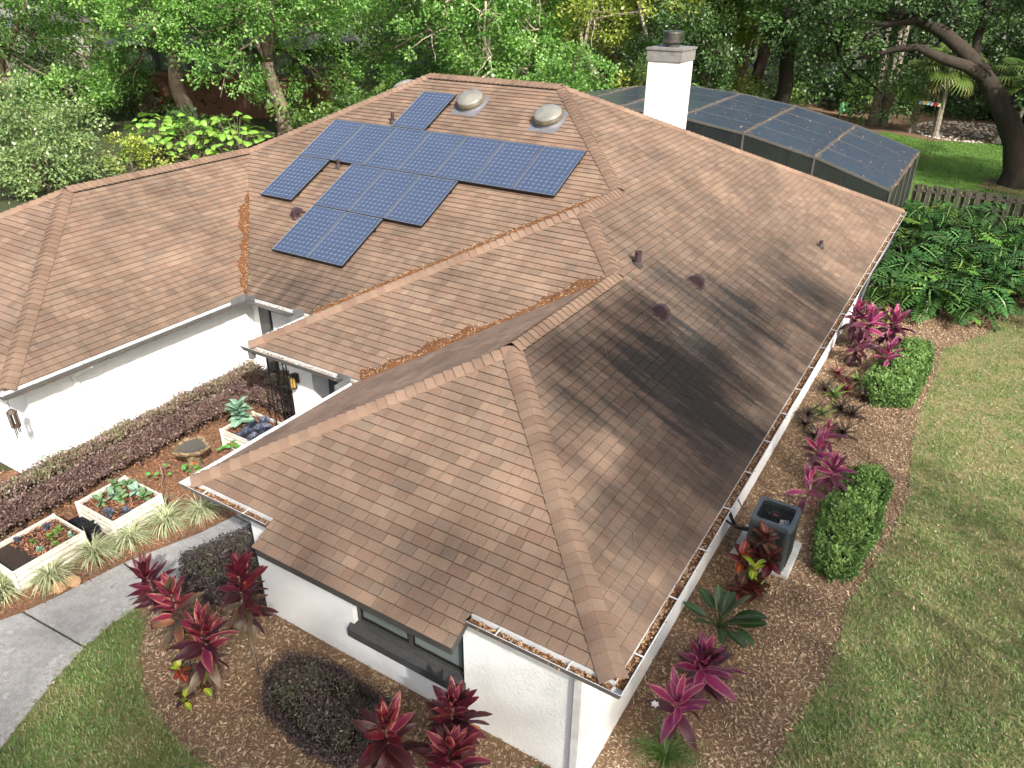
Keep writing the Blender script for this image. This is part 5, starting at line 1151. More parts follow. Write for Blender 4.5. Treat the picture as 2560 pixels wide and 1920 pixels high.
# ------------------------------------------------------------------ trees
def crown_quads(g, lobes, leafL=.19, ncl=34, nlf=52, flat=.75, up=.55):
    Q = []; T = []
    for (cx, cy, cz, R) in lobes:
        m = max(6, int(ncl*(R/2.2)**1.7)); v = norm(g.normal(size=(m, 3))); v[:, 2] = np.abs(v[:, 2])*.75+v[:, 2]*.25 if False else v[:, 2]
        keep = v[:, 2] > -.75; v = v[keep]; m = len(v)
        C = np.array([cx, cy, cz])+v*(R*g.uniform(.45, 1.05, m)**.55)[:, None]*np.array([1, 1, .72])
        for c, vv in zip(C, v):
            n = int(nlf*g.uniform(.6, 1.25)); rc = g.uniform(.42, .8)*min(1, R/1.6)
            o = norm(g.normal(size=(n, 3)))*(g.random(n)**.45)[:, None]*rc*np.array([1, 1, flat])
            D = o/rc+vv*.6+g.normal(size=(n, 3))*.5; Nn = g.normal(size=(n, 3))*up+np.array([0, 0, 1])+vv*.3
            L = leafL*g.uniform(.65, 1.3, n); Q.append(leaf_quads(c+o, D, Nn, L, L*g.uniform(.5, .75, n), .08))
            T.append(np.clip(g.uniform(.15, .75)+g.normal(0, .14, n)+.12*o[:, 2]/rc, 0, 1))
    return np.concatenate(Q), np.concatenate(T)
def limb(mb, g, a, b, r0, r1, n=7, sag=.12, seg=8):
    a, b = np.array(a, float), np.array(b, float); L = np.linalg.norm(b-a); pts = []; ph_ = g.uniform(0, 6, 2)
    for i in range(n+1):
        f = i/n; w_ = math.sin(f*math.pi)*L*.05
        pts.append(a+(b-a)*f+np.array([math.sin(f*5+ph_[0])*w_, math.cos(f*4+ph_[1])*w_, sag*L*f*(1-f)]))
    mb.tube(pts, [r0+(r1-r0)*(i/n)**.8 for i in range(n+1)], seg); return pts
def make_tree(seed, H, R, zb, tr, nl=16, lean=(0, 0), trunks=1, low=0.0, leafL=.18, ncl=46, nlf=60):
    g = np.random.default_rng(seed); lobes = []; wood = MB()
    for i in range(nl):
        a = i*2.39996+g.uniform(-.35, .35); f = (i+.5)/nl; z = zb+.9+(H-zb-2.2)*f
        prof = math.sin(math.pi*min(1, .22+.72*f))**.6; rr = R*prof*(.3+.5*math.sqrt(g.random()))
        lobes.append((rr*math.cos(a)+lean[0], rr*math.sin(a)+lean[1], z, R*g.uniform(.28, .42)))
    for k in range(int(low)):
        a = k*6.28/low+g.uniform(-.4, .4); lobes.append((R*.78*math.cos(a), R*.78*math.sin(a), g.uniform(zb*.6, zb*1.05), R*g.uniform(.2, .29)))
    mains = []
    for k in range(trunks):
        a = k*6.28/trunks+g.uniform(0, 1); s = 0 if trunks == 1 else .35
        b0 = (s*math.cos(a), s*math.sin(a), -.1); e = (b0[0]+g.normal()*.3+(trunks > 1)*math.cos(a)*zb*.35, b0[1]+g.normal()*.3+(trunks > 1)*math.sin(a)*zb*.35, zb)
        pts = limb(wood, g, b0, e, tr/math.sqrt(trunks), tr*.74/math.sqrt(trunks), 8, 0, 10)
        if trunks == 1: wood.tube([(0, 0, -.1), (0, 0, .15), (0, 0, .7)], [tr*1.5, tr*1.22, tr*.9], 12)
        nm = 4 if trunks == 1 else 2
        for q in range(nm):
            aa = a+q*6.28/nm+g.uniform(-.4, .4); rad = R*g.uniform(.22, .42); e2 = (e[0]+rad*math.cos(aa), e[1]+rad*math.sin(aa), zb+(H-zb)*g.uniform(.4, .68))
            mains += limb(wood, g, pts[-1], e2, tr*.5/math.sqrt(trunks), tr*.16, 8, .06, 8)[2:]
    for j, (x, y, z, r) in enumerate(lobes):
        c = np.array([x, y, z]); below = [p for p in mains if p[2] < z+.6] or mains
        f = min(below, key=lambda p: np.linalg.norm(p-c)); pts = limb(wood, g, f, c, tr*.2, .04, 6, .08, 6)
        for q in range(5):
            v = g.normal(size=3); v /= np.linalg.norm(v); limb(wood, g, pts[3+q % 4], c+v*r*.85, .04, .012, 4, .05, 5)
    Q, T = crown_quads(g, lobes, leafL, ncl, nlf)
    return mesh_from('trunk', wood.V, wood.F, smooth=True), quad_mesh('crown', Q, {'tint': T})
TV = [make_tree(1, 14, 7.0, 4.4, .5, 17, low=2), make_tree(2, 13, 6.2, 4.2, .45, 16, low=2), make_tree(3, 10, 4.6, 2.8, .3, 13, trunks=3, low=3), make_tree(4, 14, 5.2, 4.6, .32, 14, trunks=2, low=2), make_tree(5, 15, 7.5, 3.2, .5, 18, low=7), make_tree(6, 7.5, 4.0, 1.4, .2, 13, trunks=3, low=5), make_tree(7, 16, 3.6, 10.0, .15, 12, low=0, nlf=34), make_tree(8, 16, 3.4, 7.8, .15, 21, low=0, nlf=75), make_tree(9, 16, 3.6, 9.5, .14, 15, low=0, ncl=34, nlf=17)]
def tree(v, x, y, rz, s, label, leaf='oak_leaf', bark='bark', grp=None, name='oak_tree', sz=None):
    t = thing(name, label, 'tree', (x, y, 0), rz, grp); t.scale = (s, s, sz or s)
    for nm, me, mt in (('trunk', TV[v][0], M[bark]), ('crown', TV[v][1], M[leaf])):
        if not me.materials: me.materials.append(mt)
        o = bpy.data.objects.new(nm, me); COL.objects.link(o); o.parent = t
        o.material_slots[0].link = 'OBJECT'; o.material_slots[0].material = mt
    return t
GB = 'trees behind the house'
tree(0, -40.3, 26.0, .3, 1.0, 'big green oak with a thick pale trunk in front of the brick wall', grp=GB)
tree(1, -33.8, 27.5, 1.9, 1.0, 'green oak whose trunk rises just behind the left roof hip', grp=GB)
tree(4, -49, 20, 2.2, 1.0, 'large green oak at the upper left edge', 'oak_leaf', grp=GB)
tree(1, -45, 36, 4.0, 1.1, 'green oak filling the top left behind the brick wall', 'oak_leaf', grp=GB)
tree(0, -30, 40, 3.3, 1.05, 'green oak over the top edge left of the ridge', 'oak_leaf', grp=GB)
tree(2, -23.2, 33.5, .5, 1.05, 'many-stemmed small tree directly behind the roof ridge', 'oak_leaf', 'bark_pale', GB)
tree(3, -17.4, 38.9, 2.4, 1.05, 'tree with tall pale forked trunk left of the chimney', 'oak_leaf_yellow', 'bark_pale', GB)
tree(5, -17.6, 32.5, 1.2, .78, 'low bright green bushy tree left of the chimney base', 'oak_leaf', 'bark', GB, 'small_tree')
tree(1, -24, 49, 5.0, 1.1, 'yellow-green oak at the top centre edge', 'oak_leaf_yellow', grp=GB)
tree(4, -36, 52, .9, 1.1, 'tall green oak in the second row, top centre left', 'oak_leaf', grp=GB)
tree(0, -13.5, 47, 2.0, 1.0, 'yellow-green oak behind the chimney', 'oak_leaf_yellow', grp=GB)
GD = 'dark trees behind the pool enclosure'
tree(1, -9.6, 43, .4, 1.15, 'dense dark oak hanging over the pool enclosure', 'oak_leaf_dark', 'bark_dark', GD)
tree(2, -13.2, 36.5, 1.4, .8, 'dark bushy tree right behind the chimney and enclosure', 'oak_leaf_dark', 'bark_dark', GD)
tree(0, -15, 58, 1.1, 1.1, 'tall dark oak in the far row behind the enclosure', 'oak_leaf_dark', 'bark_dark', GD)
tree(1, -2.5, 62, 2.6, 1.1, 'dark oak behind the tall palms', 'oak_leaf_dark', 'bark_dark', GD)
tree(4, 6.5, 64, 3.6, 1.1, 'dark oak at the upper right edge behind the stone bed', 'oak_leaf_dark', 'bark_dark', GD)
# the spreading oak on the right
g0 = np.random.default_rng(77); wd = MB()
def path_tube(pts, radii, seg=10): wd.tube([np.array(p, float) for p in pts], radii, seg)
path_tube([(0, 0, -.1), (-.05, 0, .15), (-.12, 0, .7), (-.5, 0, 1.9), (-1.15, 0, 3.02), (-1.6, -.1, 3.6), (-2.1, -.2, 4.24)], [1.0, .72, .56, .5, .5, .46, .42], 14)
path_tube([(-2.1, -.2, 4.24), (-3.0, -.3, 5.25), (-3.7, -.3, 5.8), (-4.6, -.2, 6.43), (-5.7, -.1, 6.92), (-6.7, .2, 7.15), (-7.8, .3, 7.33), (-9.4, .5, 7.3)], [.42, .36, .33, .3, .27, .24, .2, .12])
path_tube([(-2.4, -.3, 4.6), (-3.3, -.9, 5.15), (-4.4, -1.3, 5.45), (-5.4, -1.4, 5.87), (-6.3, -1.4, 5.75), (-7.4, -1.3, 5.36), (-8.8, -1.2, 5.1)], [.3, .26, .22, .18, .15, .11, .06])
path_tube([(-3.0, -.3, 5.25), (-3.2, .2, 6.2), (-3.1, .5, 7.4), (-3.6, .8, 8.8)], [.24, .2, .16, .1])
path_tube([(-5.7, -.1, 6.92), (-7.2, -.6, 6.7), (-8.9, -1, 6.96), (-10.5, -1.2, 6.6)], [.18, .14, .1, .05])
path_tube([(-1.3, 0, 3.2), (-.4, .2, 4.3), (.9, .4, 5.4), (2.6, .5, 6.6)], [.4, .34, .28, .16])
path_tube([(-.4, .2, 4.3), (-.2, .8, 6), (.2, 1.4, 8.4)], [.26, .2, .1])
lobes = [(-10, -.6, 7.9, 2.4), (-8.2, 1.2, 9.2, 2.6), (-6.6, -1.6, 9.6, 2.4), (-5.2, 1.5, 10.2, 2.6), (-3.4, -.6, 10.6, 2.6), (-1.2, .8, 10.8, 2.8), (1.6, -.5, 9.4, 2.6), (3.4, 1, 8.4, 2.4), (-.3, -1.2, 4.3, 1.0), (.5, -.8, 4.9, 1.1), (-9.6, -1.6, 5.6, 1.4), (-11.4, -.4, 6.3, 1.6), (-8.4, -2.6, 7.4, 1.3), (2.2, -1.8, 6.2, 1.4), (-12.2, .5, 8.4, 2.0), (-7.4, 2.6, 7.2, 1.5), (-6.2, -.8, 8.0, 1.3), (-4.4, -1.2, 7.6, 1.2), (-7.8, -1.8, 6.3, 1.0), (-9.2, -2.2, 6.6, 1.3), (-5.4, 1.2, 7.6, 1.3), (-2.4, .6, 7.4, 1.3), (-.6, -.9, 6.6, 1.2), (1.2, .6, 7.2, 1.4), (-11.6, -2, 7.2, 1.6), (-3.6, 2.4, 8.4, 1.6), (.6, -1.6, 3.9, .9), (1.6, -1.2, 4.6, 1.1)]
for x, y, z, r in lobes:
    for q in range(5):
        v = g0.normal(size=3); v /= np.linalg.norm(v); limb(wd, g0, (x, y, z-.3*r), np.array([x, y, z])+v*r*.85, .06, .012, 4, .05, 5)
    c = min([(-3.2, .5, 7.4), (-5.7, -.1, 6.92), (-7.8, .3, 7.33), (-9.4, .5, 7.3), (2.6, .5, 6.6), (-.4, .2, 4.3), (.2, 1.4, 8.4), (-8.8, -1.2, 5.1)], key=lambda p: (p[0]-x)**2+(p[1]-y)**2+(p[2]-z)**2)
    limb(wd, g0, c, (x, y, z), .1, .05, 5, .1, 6)
Q, T = crown_quads(g0, lobes, .17, 40, 56)
t = thing('oak_tree', 'old spreading live oak with dark curving limbs over the back lawn', 'tree', (3.13, 38.6, 0))
link('trunk', mesh_from('trunk', wd.V, wd.F, smooth=True), M['bark_dark'], t); link('crown', quad_mesh('crown', Q, {'tint': T}), M['oak_leaf_dark'], t)
# left shrub
g1 = np.random.default_rng(5); lobes = [(0, 0, 1.6, 2.2), (-2, .6, 2.0, 1.9), (1.6, -.6, 1.3, 1.6), (-.6, .3, 3.4, 1.9), (-2.6, -.4, 3.7, 1.5), (1.2, .8, 2.6, 1.5), (-3.8, 1, 1.6, 1.9), (.6, -1.6, .9, 1.3), (2.4, .8, 1.1, 1.2)]
Q, T = crown_quads(g1, lobes, .15, 62, 56, .7); wd2 = MB()
for x, y, z, r in lobes: limb(wd2, g1, (g1.normal()*.2, g1.normal()*.2, 0), (x, y, z), .07, .02, 6, .2, 6)
t = thing('ligustrum_shrub', 'big rounded pale green shrub at the left edge behind the garage roof', 'shrub', (-34.2, 13.4, 0)); link('trunk', mesh_from('trunk', wd2.V, wd2.F, smooth=True), M['bark'], t); link('crown', quad_mesh('crown', Q, {'tint': T}), M['shrub_leaf'], t)
# bright low shrub and big leaved plant beside it
def bush(label, x, y, lobes, mat, leafL, seed, name='shrub'):
    g = np.random.default_rng(seed); Q, T = crown_quads(g, lobes, leafL, 55, 46); t = thing(name, label, 'shrub', (x, y, 0)); w_ = MB()
    for a, b, z, r in lobes: limb(w_, g, (0, 0, 0), (a, b, z), .035, .012, 5, .1, 5)
    link('stems', mesh_from('stems', w_.V, w_.F), M['bark'], t); link('foliage', quad_mesh('foliage', Q, {'tint': T}), mat, t)
bush('low yellow-green shrub between the pale shrub and the big leaves', -34.0, 17.6, [(0, 0, .8, 1.1), (.9, .6, .7, .9), (-.8, .4, .9, 1.0)], M['oak_leaf_yellow'], .14, 31)
bush('dark shrub at the foot of the big oak trunk', -37.2, 23.6, [(0, 0, .9, 1.2), (1.4, .6, .8, 1.0), (-1.3, .6, 1.1, 1.1)], M['oak_leaf_dark'], .18, 32)
bush('dark green shrub right of the brick wall', -31.5, 28.5, [(0, 0, 1.0, 1.3), (1.8, .8, .9, 1.2), (3.6, 1.4, 1.1, 1.3), (5.4, 2.5, 1.0, 1.3)], M['brush_leaf'], .2, 33)
bgl = bladeleaf('big_leaf', lin((120, 160, 62)), lin((128, 174, 70)), lin((140, 180, 76)), vein=lin((176, 204, 120)), jit=.3, trans=.35, rough=.4)
bgm = [blade_mesh('leaf_big', .5, .38, oval, b, .15, mat=bgl) for b in (.5, 1.0)]
r = random.Random(12)
for q, (cx, cy, n, lb) in enumerate([(-35.4, 20.2, 88, 'big-leaved yellow-green bush just beyond the garage roof, left part'), (-33.8, 21.2, 88, 'big-leaved yellow-green bush just beyond the garage roof, middle part'), (-32.0, 22.4, 76, 'big-leaved green bush just beyond the garage roof, right part')]):
    t = thing('big_leaf_bush', lb, 'shrub', (cx, cy, 0), 0, 'big-leaved bushes'); st = MB()
    for j in range(n):
        a = j*2.4; f = (j+.5)/n; rr = 1.75*math.sqrt(f)*r.uniform(.8, 1.1); z = 2.1*(1-.7*f)+r.uniform(-.5, .25)
        p = Vector((rr*math.cos(a), rr*math.sin(a), z)); leaf_at(bgm[j % 2], t, p, a+r.uniform(-.7, .7), r.uniform(-.1, .35), r.uniform(.75, 1.2), r.uniform(-.5, .5))
        if j % 3 == 0: st.tube([(rr*.3*math.cos(a), rr*.3*math.sin(a), 0), p*.6, p], [.03, .02, .012], 5)
    st.build('stems', M['bark'], t)

# ------------------------------------------------------------------ palms, stones, chair and flags in the back garden
def fan_mesh(name, mat, R=.8, n=22):
    V = []; F = []; U = []; Vv = []
    for i in range(n):
        a = R_(-140+280*i/(n-1)); L = R*(1-.25*abs(i/(n-1)-.5)*2); d = Vector((math.cos(a), math.sin(a), 0)); s = Vector((-d.y, d.x, 0)); k = len(V)
        for (f, w_, dz) in ((0, .006, 0), (.45, .035, .0), (.75, .025, -.1*R), (1, .003, -.38*R)):
            for q in (-1, 1): V.append(tuple(d*L*f*(1 if f < .9 else .95)+s*q*w_+Vector((0, 0, dz)))); U.append(f); Vv.append(q)
        F += [(k+2*j, k+2*j+1, k+2*j+3, k+2*j+2) for j in range(3)]
    me = mesh_from(name, V, F, attrs={'u': U, 'v': Vv}); me.materials.append(mat); return me
fm = [fan_mesh('frond', bladeleaf('palm_frond', lin((84, 110, 50)), lin((96, 122, 56)), lin((126, 140, 72)), jit=.3, trans=.3)), fan_mesh('frond', bladeleaf('palm_frond_dry', lin((120, 104, 66)), lin((134, 116, 76)), lin((140, 122, 84)), jit=.2))]
def palm(label, x, y, pts, r0, nf, seed, fs=1.0):
    r = random.Random(seed); t = thing('palm_tree', label, 'palm', (x, y, 0), 0, 'palms in the back garden')
    n = len(pts); mb = MB(); pp = []; rr = []
    for i in range(n-1):
        for k in range(8): f = k/8; pp.append(Vector(pts[i])*(1-f)+Vector(pts[i+1])*f); rr.append(r0*(1-.25*(i+f)/(n-1))*(1.06 if k % 2 else .96))
    pp.append(Vector(pts[-1])); rr.append(r0*.8); rr[0] *= 1.35; rr[1] *= 1.15; mb.tube(pp, rr, 10); mb.build('trunk', M['palm_bark'], t)
    top = Vector(pts[-1])
    for j in range(nf):
        az = j*2.4; el = R_(75)-R_(125)*(j/nf); L = 1.0*fs; d = Vector((math.cos(az)*math.cos(el), math.sin(az)*math.cos(el), math.sin(el)))
        fr_ = leaf_at(fm[1 if j > nf*.85 else 0], t, top+d*L, az, el*.5-.3, fs*r.uniform(.9, 1.2), 0, 'frond')
        MB().tube([top, top+d*L*.5+Vector((0, 0, .08)), top+d*L], [.03, .02, .015], 5).build('frond_stalk', M['brush_leaf'], t)
palm('tall grey palm trunk, thickest and leftmost of the close trio', -5.5, 53.2, [(0, 0, 0), (-.1, 0, 3), (-.35, 0, 6), (-.5, 0, 10.5)], .30, 18, 1, 1.5)
palm('tall grey palm trunk, middle of the close trio', -5.0, 53.5, [(0, 0, 0), (.0, 0, 3), (-.15, 0, 6), (-.2, 0, 11)], .27, 18, 2, 1.5)
palm('slim grey palm trunk, rightmost of the close trio', -4.75, 52.6, [(0, 0, 0), (.1, 0, 2.5), (.05, 0, 6), (.2, 0, 9.5)], .19, 16, 3, 1.4)
palm('curved cabbage palm with a full crown at the stone bed', -1.45, 50.2, [(0, 0, 0), (-.05, 0, 1.3), (-.05, 0, 2.6), (-.1, 0, 4.0)], .20, 22, 4, 1.25)
palm('leaning cabbage palm left of the stone bed', -2.9, 51.2, [(0, 0, 0), (.0, 0, 1.4), (-.1, 0, 3.0)], .24, 18, 5, 1.15)
palm('stout palm trunk beside the oak, left of two', 1.95, 50.4, [(0, 0, 0), (.0, 0, 1.4), (.1, 0, 3.4)], .26, 16, 6, 1.2)
palm('slim leaning palm trunk beside the oak, right of two', 2.45, 49.4, [(0, 0, 0), (.15, 0, 1.4), (.45, 0, 3.6)], .15, 16, 7, 1.1)
palm('young palm behind the green chair', -7.2, 57.5, [(0, 0, 0), (0, 0, .6), (0, 0, 1.2)], .16, 18, 8, 1.0)
g2 = np.random.default_rng(3); sm_ = MB()
for k in range(420):
    a = g2.uniform(0, 6.283); q = math.sqrt(g2.random()) if k > 130 else g2.uniform(.95, 1.03)
    x, y = .0+3.0*q*math.cos(a), 53.3+4.0*q*math.sin(a); s = g2.uniform(.05, .12)
    sm_.lathe([(s*.8, 0), (s, s*.35), (s*.55, s*.75)], 6, (x, y, 0.0))
tag(sm_.build('white_stones', M['stone_white']), 'bed of small white stones around the cabbage palm', 'stones', kind='stuff')
ch_ = thing('garden_chair', 'green slatted garden armchair under the dark trees', 'chair', (-7.65, 54.8, 0), R_(25))
for k in range(5):
    x = -.26+k*.13; hh_ = .92-.03*(k-2)**2
    MB().obox((x, .30+.0, .62), (.056, 0, 0), (0, .011, .004), (0, .09, hh_/2-.12)).build('back_slat', M['chair_green'], ch_)
for k in range(5): MB().box(-.32, .32, -.28+k*.115, -.28+k*.115+.1, .36-k*.02, .38-k*.02).build('seat_slat', M['chair_green'], ch_)
for s in (-1, 1):
    MB().box(s*.40-.07, s*.40+.07, -.33, .36, .56, .585).build('armrest', M['chair_green'], ch_)
    MB().box(s*.36-.03, s*.36+.03, -.30, -.20, 0, .558).build('leg', M['chair_green'], ch_); MB().bar((s*.36, -.2, .33), (s*.36, .5, .02), .03, .1).build('leg', M['chair_green'], ch_)
    MB().box(s*.36-.02, s*.36+.02, .22, .28, .3, .558).build('arm_support', M['chair_green'], ch_)
bt = thing('bunting', 'string of small coloured flags hung between the palms', 'bunting', (-2.75, 49.6, 2.1))
MB().tube([(0, 0, .05), (.55, 0, -.04), (1.25, 0, -.06)], .008, 5).build('cord', M['twig'], bt)
for k, c_ in enumerate([(120, 170, 200), (222, 150, 60), (150, 196, 206), (214, 186, 206), (196, 40, 80), (224, 214, 150)]):
    fmt = pmat('flag_%d' % k, [lin(c_), tuple(v*.85 for v in lin(c_))], 8, rough=.8)
    x = .04+k*.2; MB().add([(x, 0, .03-.03*k*.4), (x+.17, .01, .02-.03*k*.4), (x+.17, .03, -.2-.03*k*.4), (x, .02, -.19-.03*k*.4)], [(0, 1, 2, 3)]).build('flag', fmt, bt)
t = thing('rope_swing', 'thin rope swing hanging from the big oak limb', 'swing', (-1.0, 40.2, 0))
for s in (-.15, .15): MB().tube([(s, 0, .55), (s*.9, -.4, 5.6)], .012, 5).build('rope', M['twig'], t)
MB().box(-.25, .25, -.1, .1, .52, .55).build('seat_board', M['wood_brown'], t)

# neighbours behind the trees
nb = thing('brick_house', 'red brick neighbour house with dark windows behind the oaks', 'house', (-47.1, 29.4, 0), math.atan2(32.6-29.4, -38.5+47.1))
MB().box(-3, 10.5, 0, 8, 0, 2.5).build('wall', M['brick'], nb); MB().box(-3.1, 10.6, -.12, 0, 2.5, 2.75).build('ledge', M['wood_brown'], nb); MB().box(-3, 10.5, .1, 8, 2.5, 4.4).build('upper_wall', M['trim_dark'], nb)
for k in range(5): MB().box(-2.4+k*2.5, -.5+k*2.5, .05, .099, 2.85, 4.1).build('window', M['window_glass'], nb)
MB().add([(-3.6, -.6, 4.4), (11.1, -.6, 4.4), (11.1, 8.6, 4.4), (-3.6, 8.6, 4.4), (-1, 4, 6.4), (8.5, 4, 6.4)], [(0, 1, 5, 4), (1, 2, 5), (2, 3, 4, 5), (3, 0, 4), (3, 2, 1, 0)]).build('roof', M['chimney_cap'], nb)
lt = thing('lattice_screen', 'small diagonal wooden lattice screen left of the brick wall', 'lattice', (-46.6, 27.4, 0), R_(22))
for k in range(12):
    for s in (-1, 1):
        x0 = -1.0+k*.26; a, b = (x0, 0, .2), (x0+s*1.8, 0, 2.0)
        def cut(p, q):
            p, q = Vector(p), Vector(q)
            for lim in (-.7, .7):
                if (p.x-lim)*(q.x-lim) < 0:
                    f = (lim-p.x)/(q.x-p.x); m_ = p+(q-p)*f
                    if lim < 0: p, q = (m_, q) if p.x < lim else (p, m_)
                    else: p, q = (m_, q) if p.x > lim else (p, m_)
            return p, q
        if (a[0] < -.7 and b[0] < -.7) or (a[0] > .7 and b[0] > .7): continue
        p, q = cut(a, b); p.y = q.y = .008*s
        MB().bar(p, q, .012, .05).build('slat', M['wood_grey'], lt)
for a in ((-.75, -.70, .1, 2.1), (.70, .75, .1, 2.1)): MB().box(a[0], a[1], -.03, .03, a[2], a[3]).build('post', M['wood_grey'], lt)
sn_ = thing('siding_house', 'pale sided neighbour house glimpsed at the upper left edge', 'house', (-65, 25, 0), R_(30))
MB().box(-8, 6, 0, 8, 0, 5).build('wall', M['siding'], sn_); MB().add([(-8.5, -.5, 5), (6.5, -.5, 5), (6.5, 8.5, 5), (-8.5, 8.5, 5), (-8.5, 4, 7), (6.5, 4, 7)], [(0, 1, 5, 4), (2, 3, 4, 5), (3, 0, 4), (1, 2, 5), (3, 2, 1, 0)]).build('roof', M['chimney_cap'], sn_)

# far wood and undergrowth, one mass each
g3 = np.random.default_rng(8)
def mass(name, label, n, sampler, leafL, nlf, mat, rc=(.6, 1.2)):
    Q = []; T = []
    for c in sampler(n):
        k = int(nlf*g3.uniform(.7, 1.3)); r_ = g3.uniform(*rc); o = norm(g3.normal(size=(k, 3)))*(g3.random(k)**.4)[:, None]*r_*np.array([1, 1, .75])
        L = leafL*g3.uniform(.6, 1.4, k); Q.append(leaf_quads(c+o, o/r_+g3.normal(size=(k, 3))*.6, g3.normal(size=(k, 3))*.6+[.2, -.3, 1], L, L*.6)); T.append(np.clip(g3.uniform(.1, .7)+g3.normal(0, .15, k), 0, 1))
    tag(link(name, quad_mesh(name, np.concatenate(Q), {'tint': np.concatenate(T)}), mat), label, name.replace('_', ' '), kind='stuff')
def far_s(n):
    a = g3.uniform(R_(-72), R_(14), n); d = g3.uniform(72, 92, n); return np.stack([1.85+d*np.sin(a), -5+d*np.cos(a), g3.uniform(.5, 15, n)], 1)
mass('far_woodland', 'dark band of distant woodland closing off every gap', 2600, far_s, .5, 26, M['brush_leaf'], (1.0, 2.0))
def under_s(n):
    a = g3.uniform(R_(-72), R_(-12), n); d = np.where((a > R_(-66)) & (a < R_(-48)), g3.uniform(58, 68, n), g3.uniform(44, 66, n)); return np.stack([1.85+d*np.sin(a), -5+d*np.cos(a), g3.uniform(.1, 2.2, n)**1.0], 1)
mass('undergrowth', 'mixed green undergrowth below the trees behind the house', 1150, under_s, .24, 40, M['brush_leaf'], (.5, 1.0))
def under_r(n):
    return np.stack([g3.uniform(-13, 12, n), g3.uniform(58, 63, n), g3.uniform(.1, 2.4, n)], 1)
mass('undergrowth', 'dark undergrowth along the back of the garden beyond the palms', 420, under_r, .26, 40, M['oak_leaf_dark'], (.5, 1.0))

# shade trees standing along the right side of the lot and behind the viewpoint
GS = 'tall trees along the right side of the lot'; LS = 'tall leafy oak along the right side of the lot, its shade falls on the house'
SHADE = [(8, 12.0, -10.2, .2, .8, 1.2), (8, 12.3, -14.6, 1.1, 1.0, 1.32), (6, 16, -18, 2.2, 1.15, 1.35), (8, 16.0, -13.5, .7, 1.0, 1.27), (7, 12.0, -4.5, 3.0, .8, 1.17), (8, 12.6, -.3, 1.9, .75, 1.09), (8, 12.5, 2.6, .9, .6, 1.02), (8, 11.0, .5, 4.4, 1.0, .7),
         (4, 17, -27, 2.9, 1.15, 1.2), (2, 12.2, 15.5, 4.1, .8, .8), (1, 14, 24, .7, .8, .8), (1, 14.5, 31.5, 2.9, .7, 1.2), (4, 15.5, 47, 1.7, 1.0, 1.1), (0, 16, 53, 2.7, 1.1, 1.1)]
for v, x, y, rz, s, sz in SHADE: tree(v, x, y, rz, s, LS, 'oak_leaf', 'bark', GS, sz=sz)

# ------------------------------------------------------------------ mulch chips, fallen leaves, grass blades
gm = np.random.default_rng(21)
def chips(name, label, poly, dens, mat, excl=(), zfun=None, Lr=(.03, .085)):
    x, y = scatter(gm, poly, dens, excl); n = len(x); x = x+gm.normal(0, .07 if zfun is None else 0, n); y = y+gm.normal(0, .05 if zfun is None else 0, n)
    P = np.stack([x, y, gm.uniform(.004, .03, n) if zfun is None else zfun(x, y)], 1); D = gm.normal(size=(n, 3)); D[:, 2] *= .28
    L = gm.uniform(*Lr, n); me = quad_mesh(name, leaf_quads(P, D, gm.normal(size=(n, 3))*.32+[0, 0, 1], L, L*gm.uniform(.22, .42, n), -.05), {'tint': gm.random(n)})
    return tag(link(name, me, mat), label, 'mulch' if 'chip' in name else 'leaves', kind='stuff')
NEAR = [p for p in BED_F]
chips('mulch_chips', 'brown leaf mulch chips around the front and right side of the house', [p for p in BED_F], 950, M['chip'])
chips('mulch_chips', 'reddish bark mulch chips in the courtyard garden', BED_G, 1000, M['chip_red'], [[(-10.34, .22), (-9.3, .22), (-9.3, 1.15), (-10.34, 1.15)], [(-10.35, -1.36), (-9.48, -1.36), (-9.48, -.2), (-10.35, -.2)], [(-10.18, 3.22), (-9.0, 3.22), (-9.0, 4.06), (-10.18, 4.06)]])
for x0, x1, y0, y1 in BEDS:
    chips('bed_chips', 'reddish bark chips covering the soil of a raised bed', [(x0, y0), (x1, y0), (x1, y1), (x0, y1)], 1500, M['chip_red'], zfun=lambda x, y: .335+gm.uniform(0, .02, len(x)))
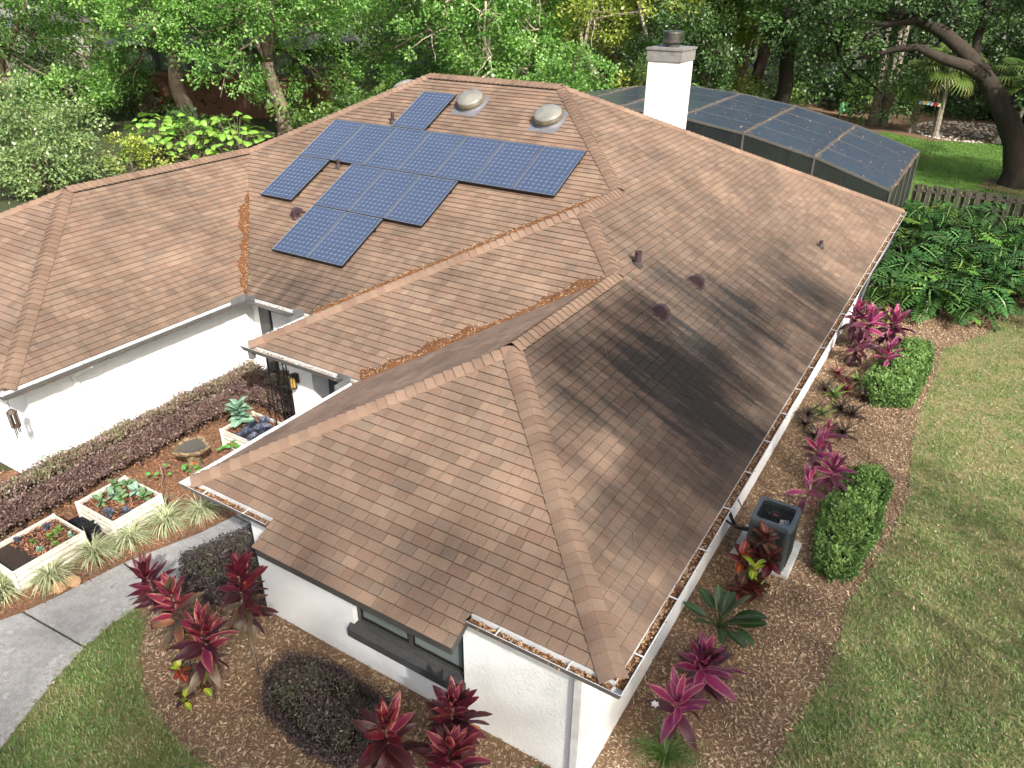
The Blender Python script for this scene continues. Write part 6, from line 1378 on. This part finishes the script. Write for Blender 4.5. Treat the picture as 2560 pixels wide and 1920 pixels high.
chips('fallen_leaves', 'dry leaves scattered over the right lawn', [(1.2, -2), (7, -2), (7, 21), (3.5, 20), (2, 14), (2, 9), (1.8, 5), (1.5, 2)], 60, M['chip'], zfun=lambda x, y: gm.uniform(.02, .05, len(x)))
chips('fallen_leaves', 'dry leaves scattered over the front lawn', LAWN_F, 22, M['chip'], zfun=lambda x, y: gm.uniform(.02, .05, len(x)))
def grass(name, label, poly, dens, mat, L, wd_, excl=(), thin=None):
    x, y = scatter(gm, poly, dens, excl)
    if thin is not None: k = thin(x, y); x, y = x[k], y[k]
    n = len(x); x = x+gm.normal(0, .06, n)*(gm.random(n) < .5); y = y+gm.normal(0, .06, n)*(gm.random(n) < .5); a = gm.uniform(0, 6.283, n); e = gm.uniform(.25, 1.25, n); l_ = L*gm.uniform(.55, 1.3, n)
    P = np.stack([x, y, np.full(n, .006)], 1); d = np.stack([np.cos(a)*np.cos(e), np.sin(a)*np.cos(e), np.sin(e)], 1); s = np.stack([-np.sin(a), np.cos(a), np.zeros(n)], 1)
    w_ = (wd_*gm.uniform(.7, 1.3, n))[:, None]; tip = P+d*l_[:, None]; tip[:, 2] -= .2*l_; mid = P+d*(l_*.55)[:, None]
    Q = np.stack([P, mid+s*w_/2, tip, mid-s*w_/2], 1)
    patch = .5+.5*np.sin(x*1.7+1.3*np.sin(y*.9))*np.sin(y*1.3+np.sin(x*2.1))
    return tag(link(name, quad_mesh(name, Q, {'tint': np.clip(.16+.45*patch+.45*gm.random(n), 0, 1)}), mat), label, 'grass', kind='stuff')
near_thin = lambda x, y: gm.random(len(x)) < np.clip(1.25-.055*np.hypot(x-1.85, y+5), .28, 1)
grass('grass', 'coarse patchy grass of the right lawn', [(7.5, -2)]+[(7.5, 22.2)]+LAWN_R[2:19]+[(1.5, -2)], 2300, M['grass'], .10, .012, thin=near_thin)
grass('grass', 'coarse grass of the front lawn beside the walkway', LAWN_F, 2600, M['grass'], .10, .012)
grass('grass', 'smooth bright grass of the back lawn', LAWN_B, 130, M['grass_back'], .12, .03)
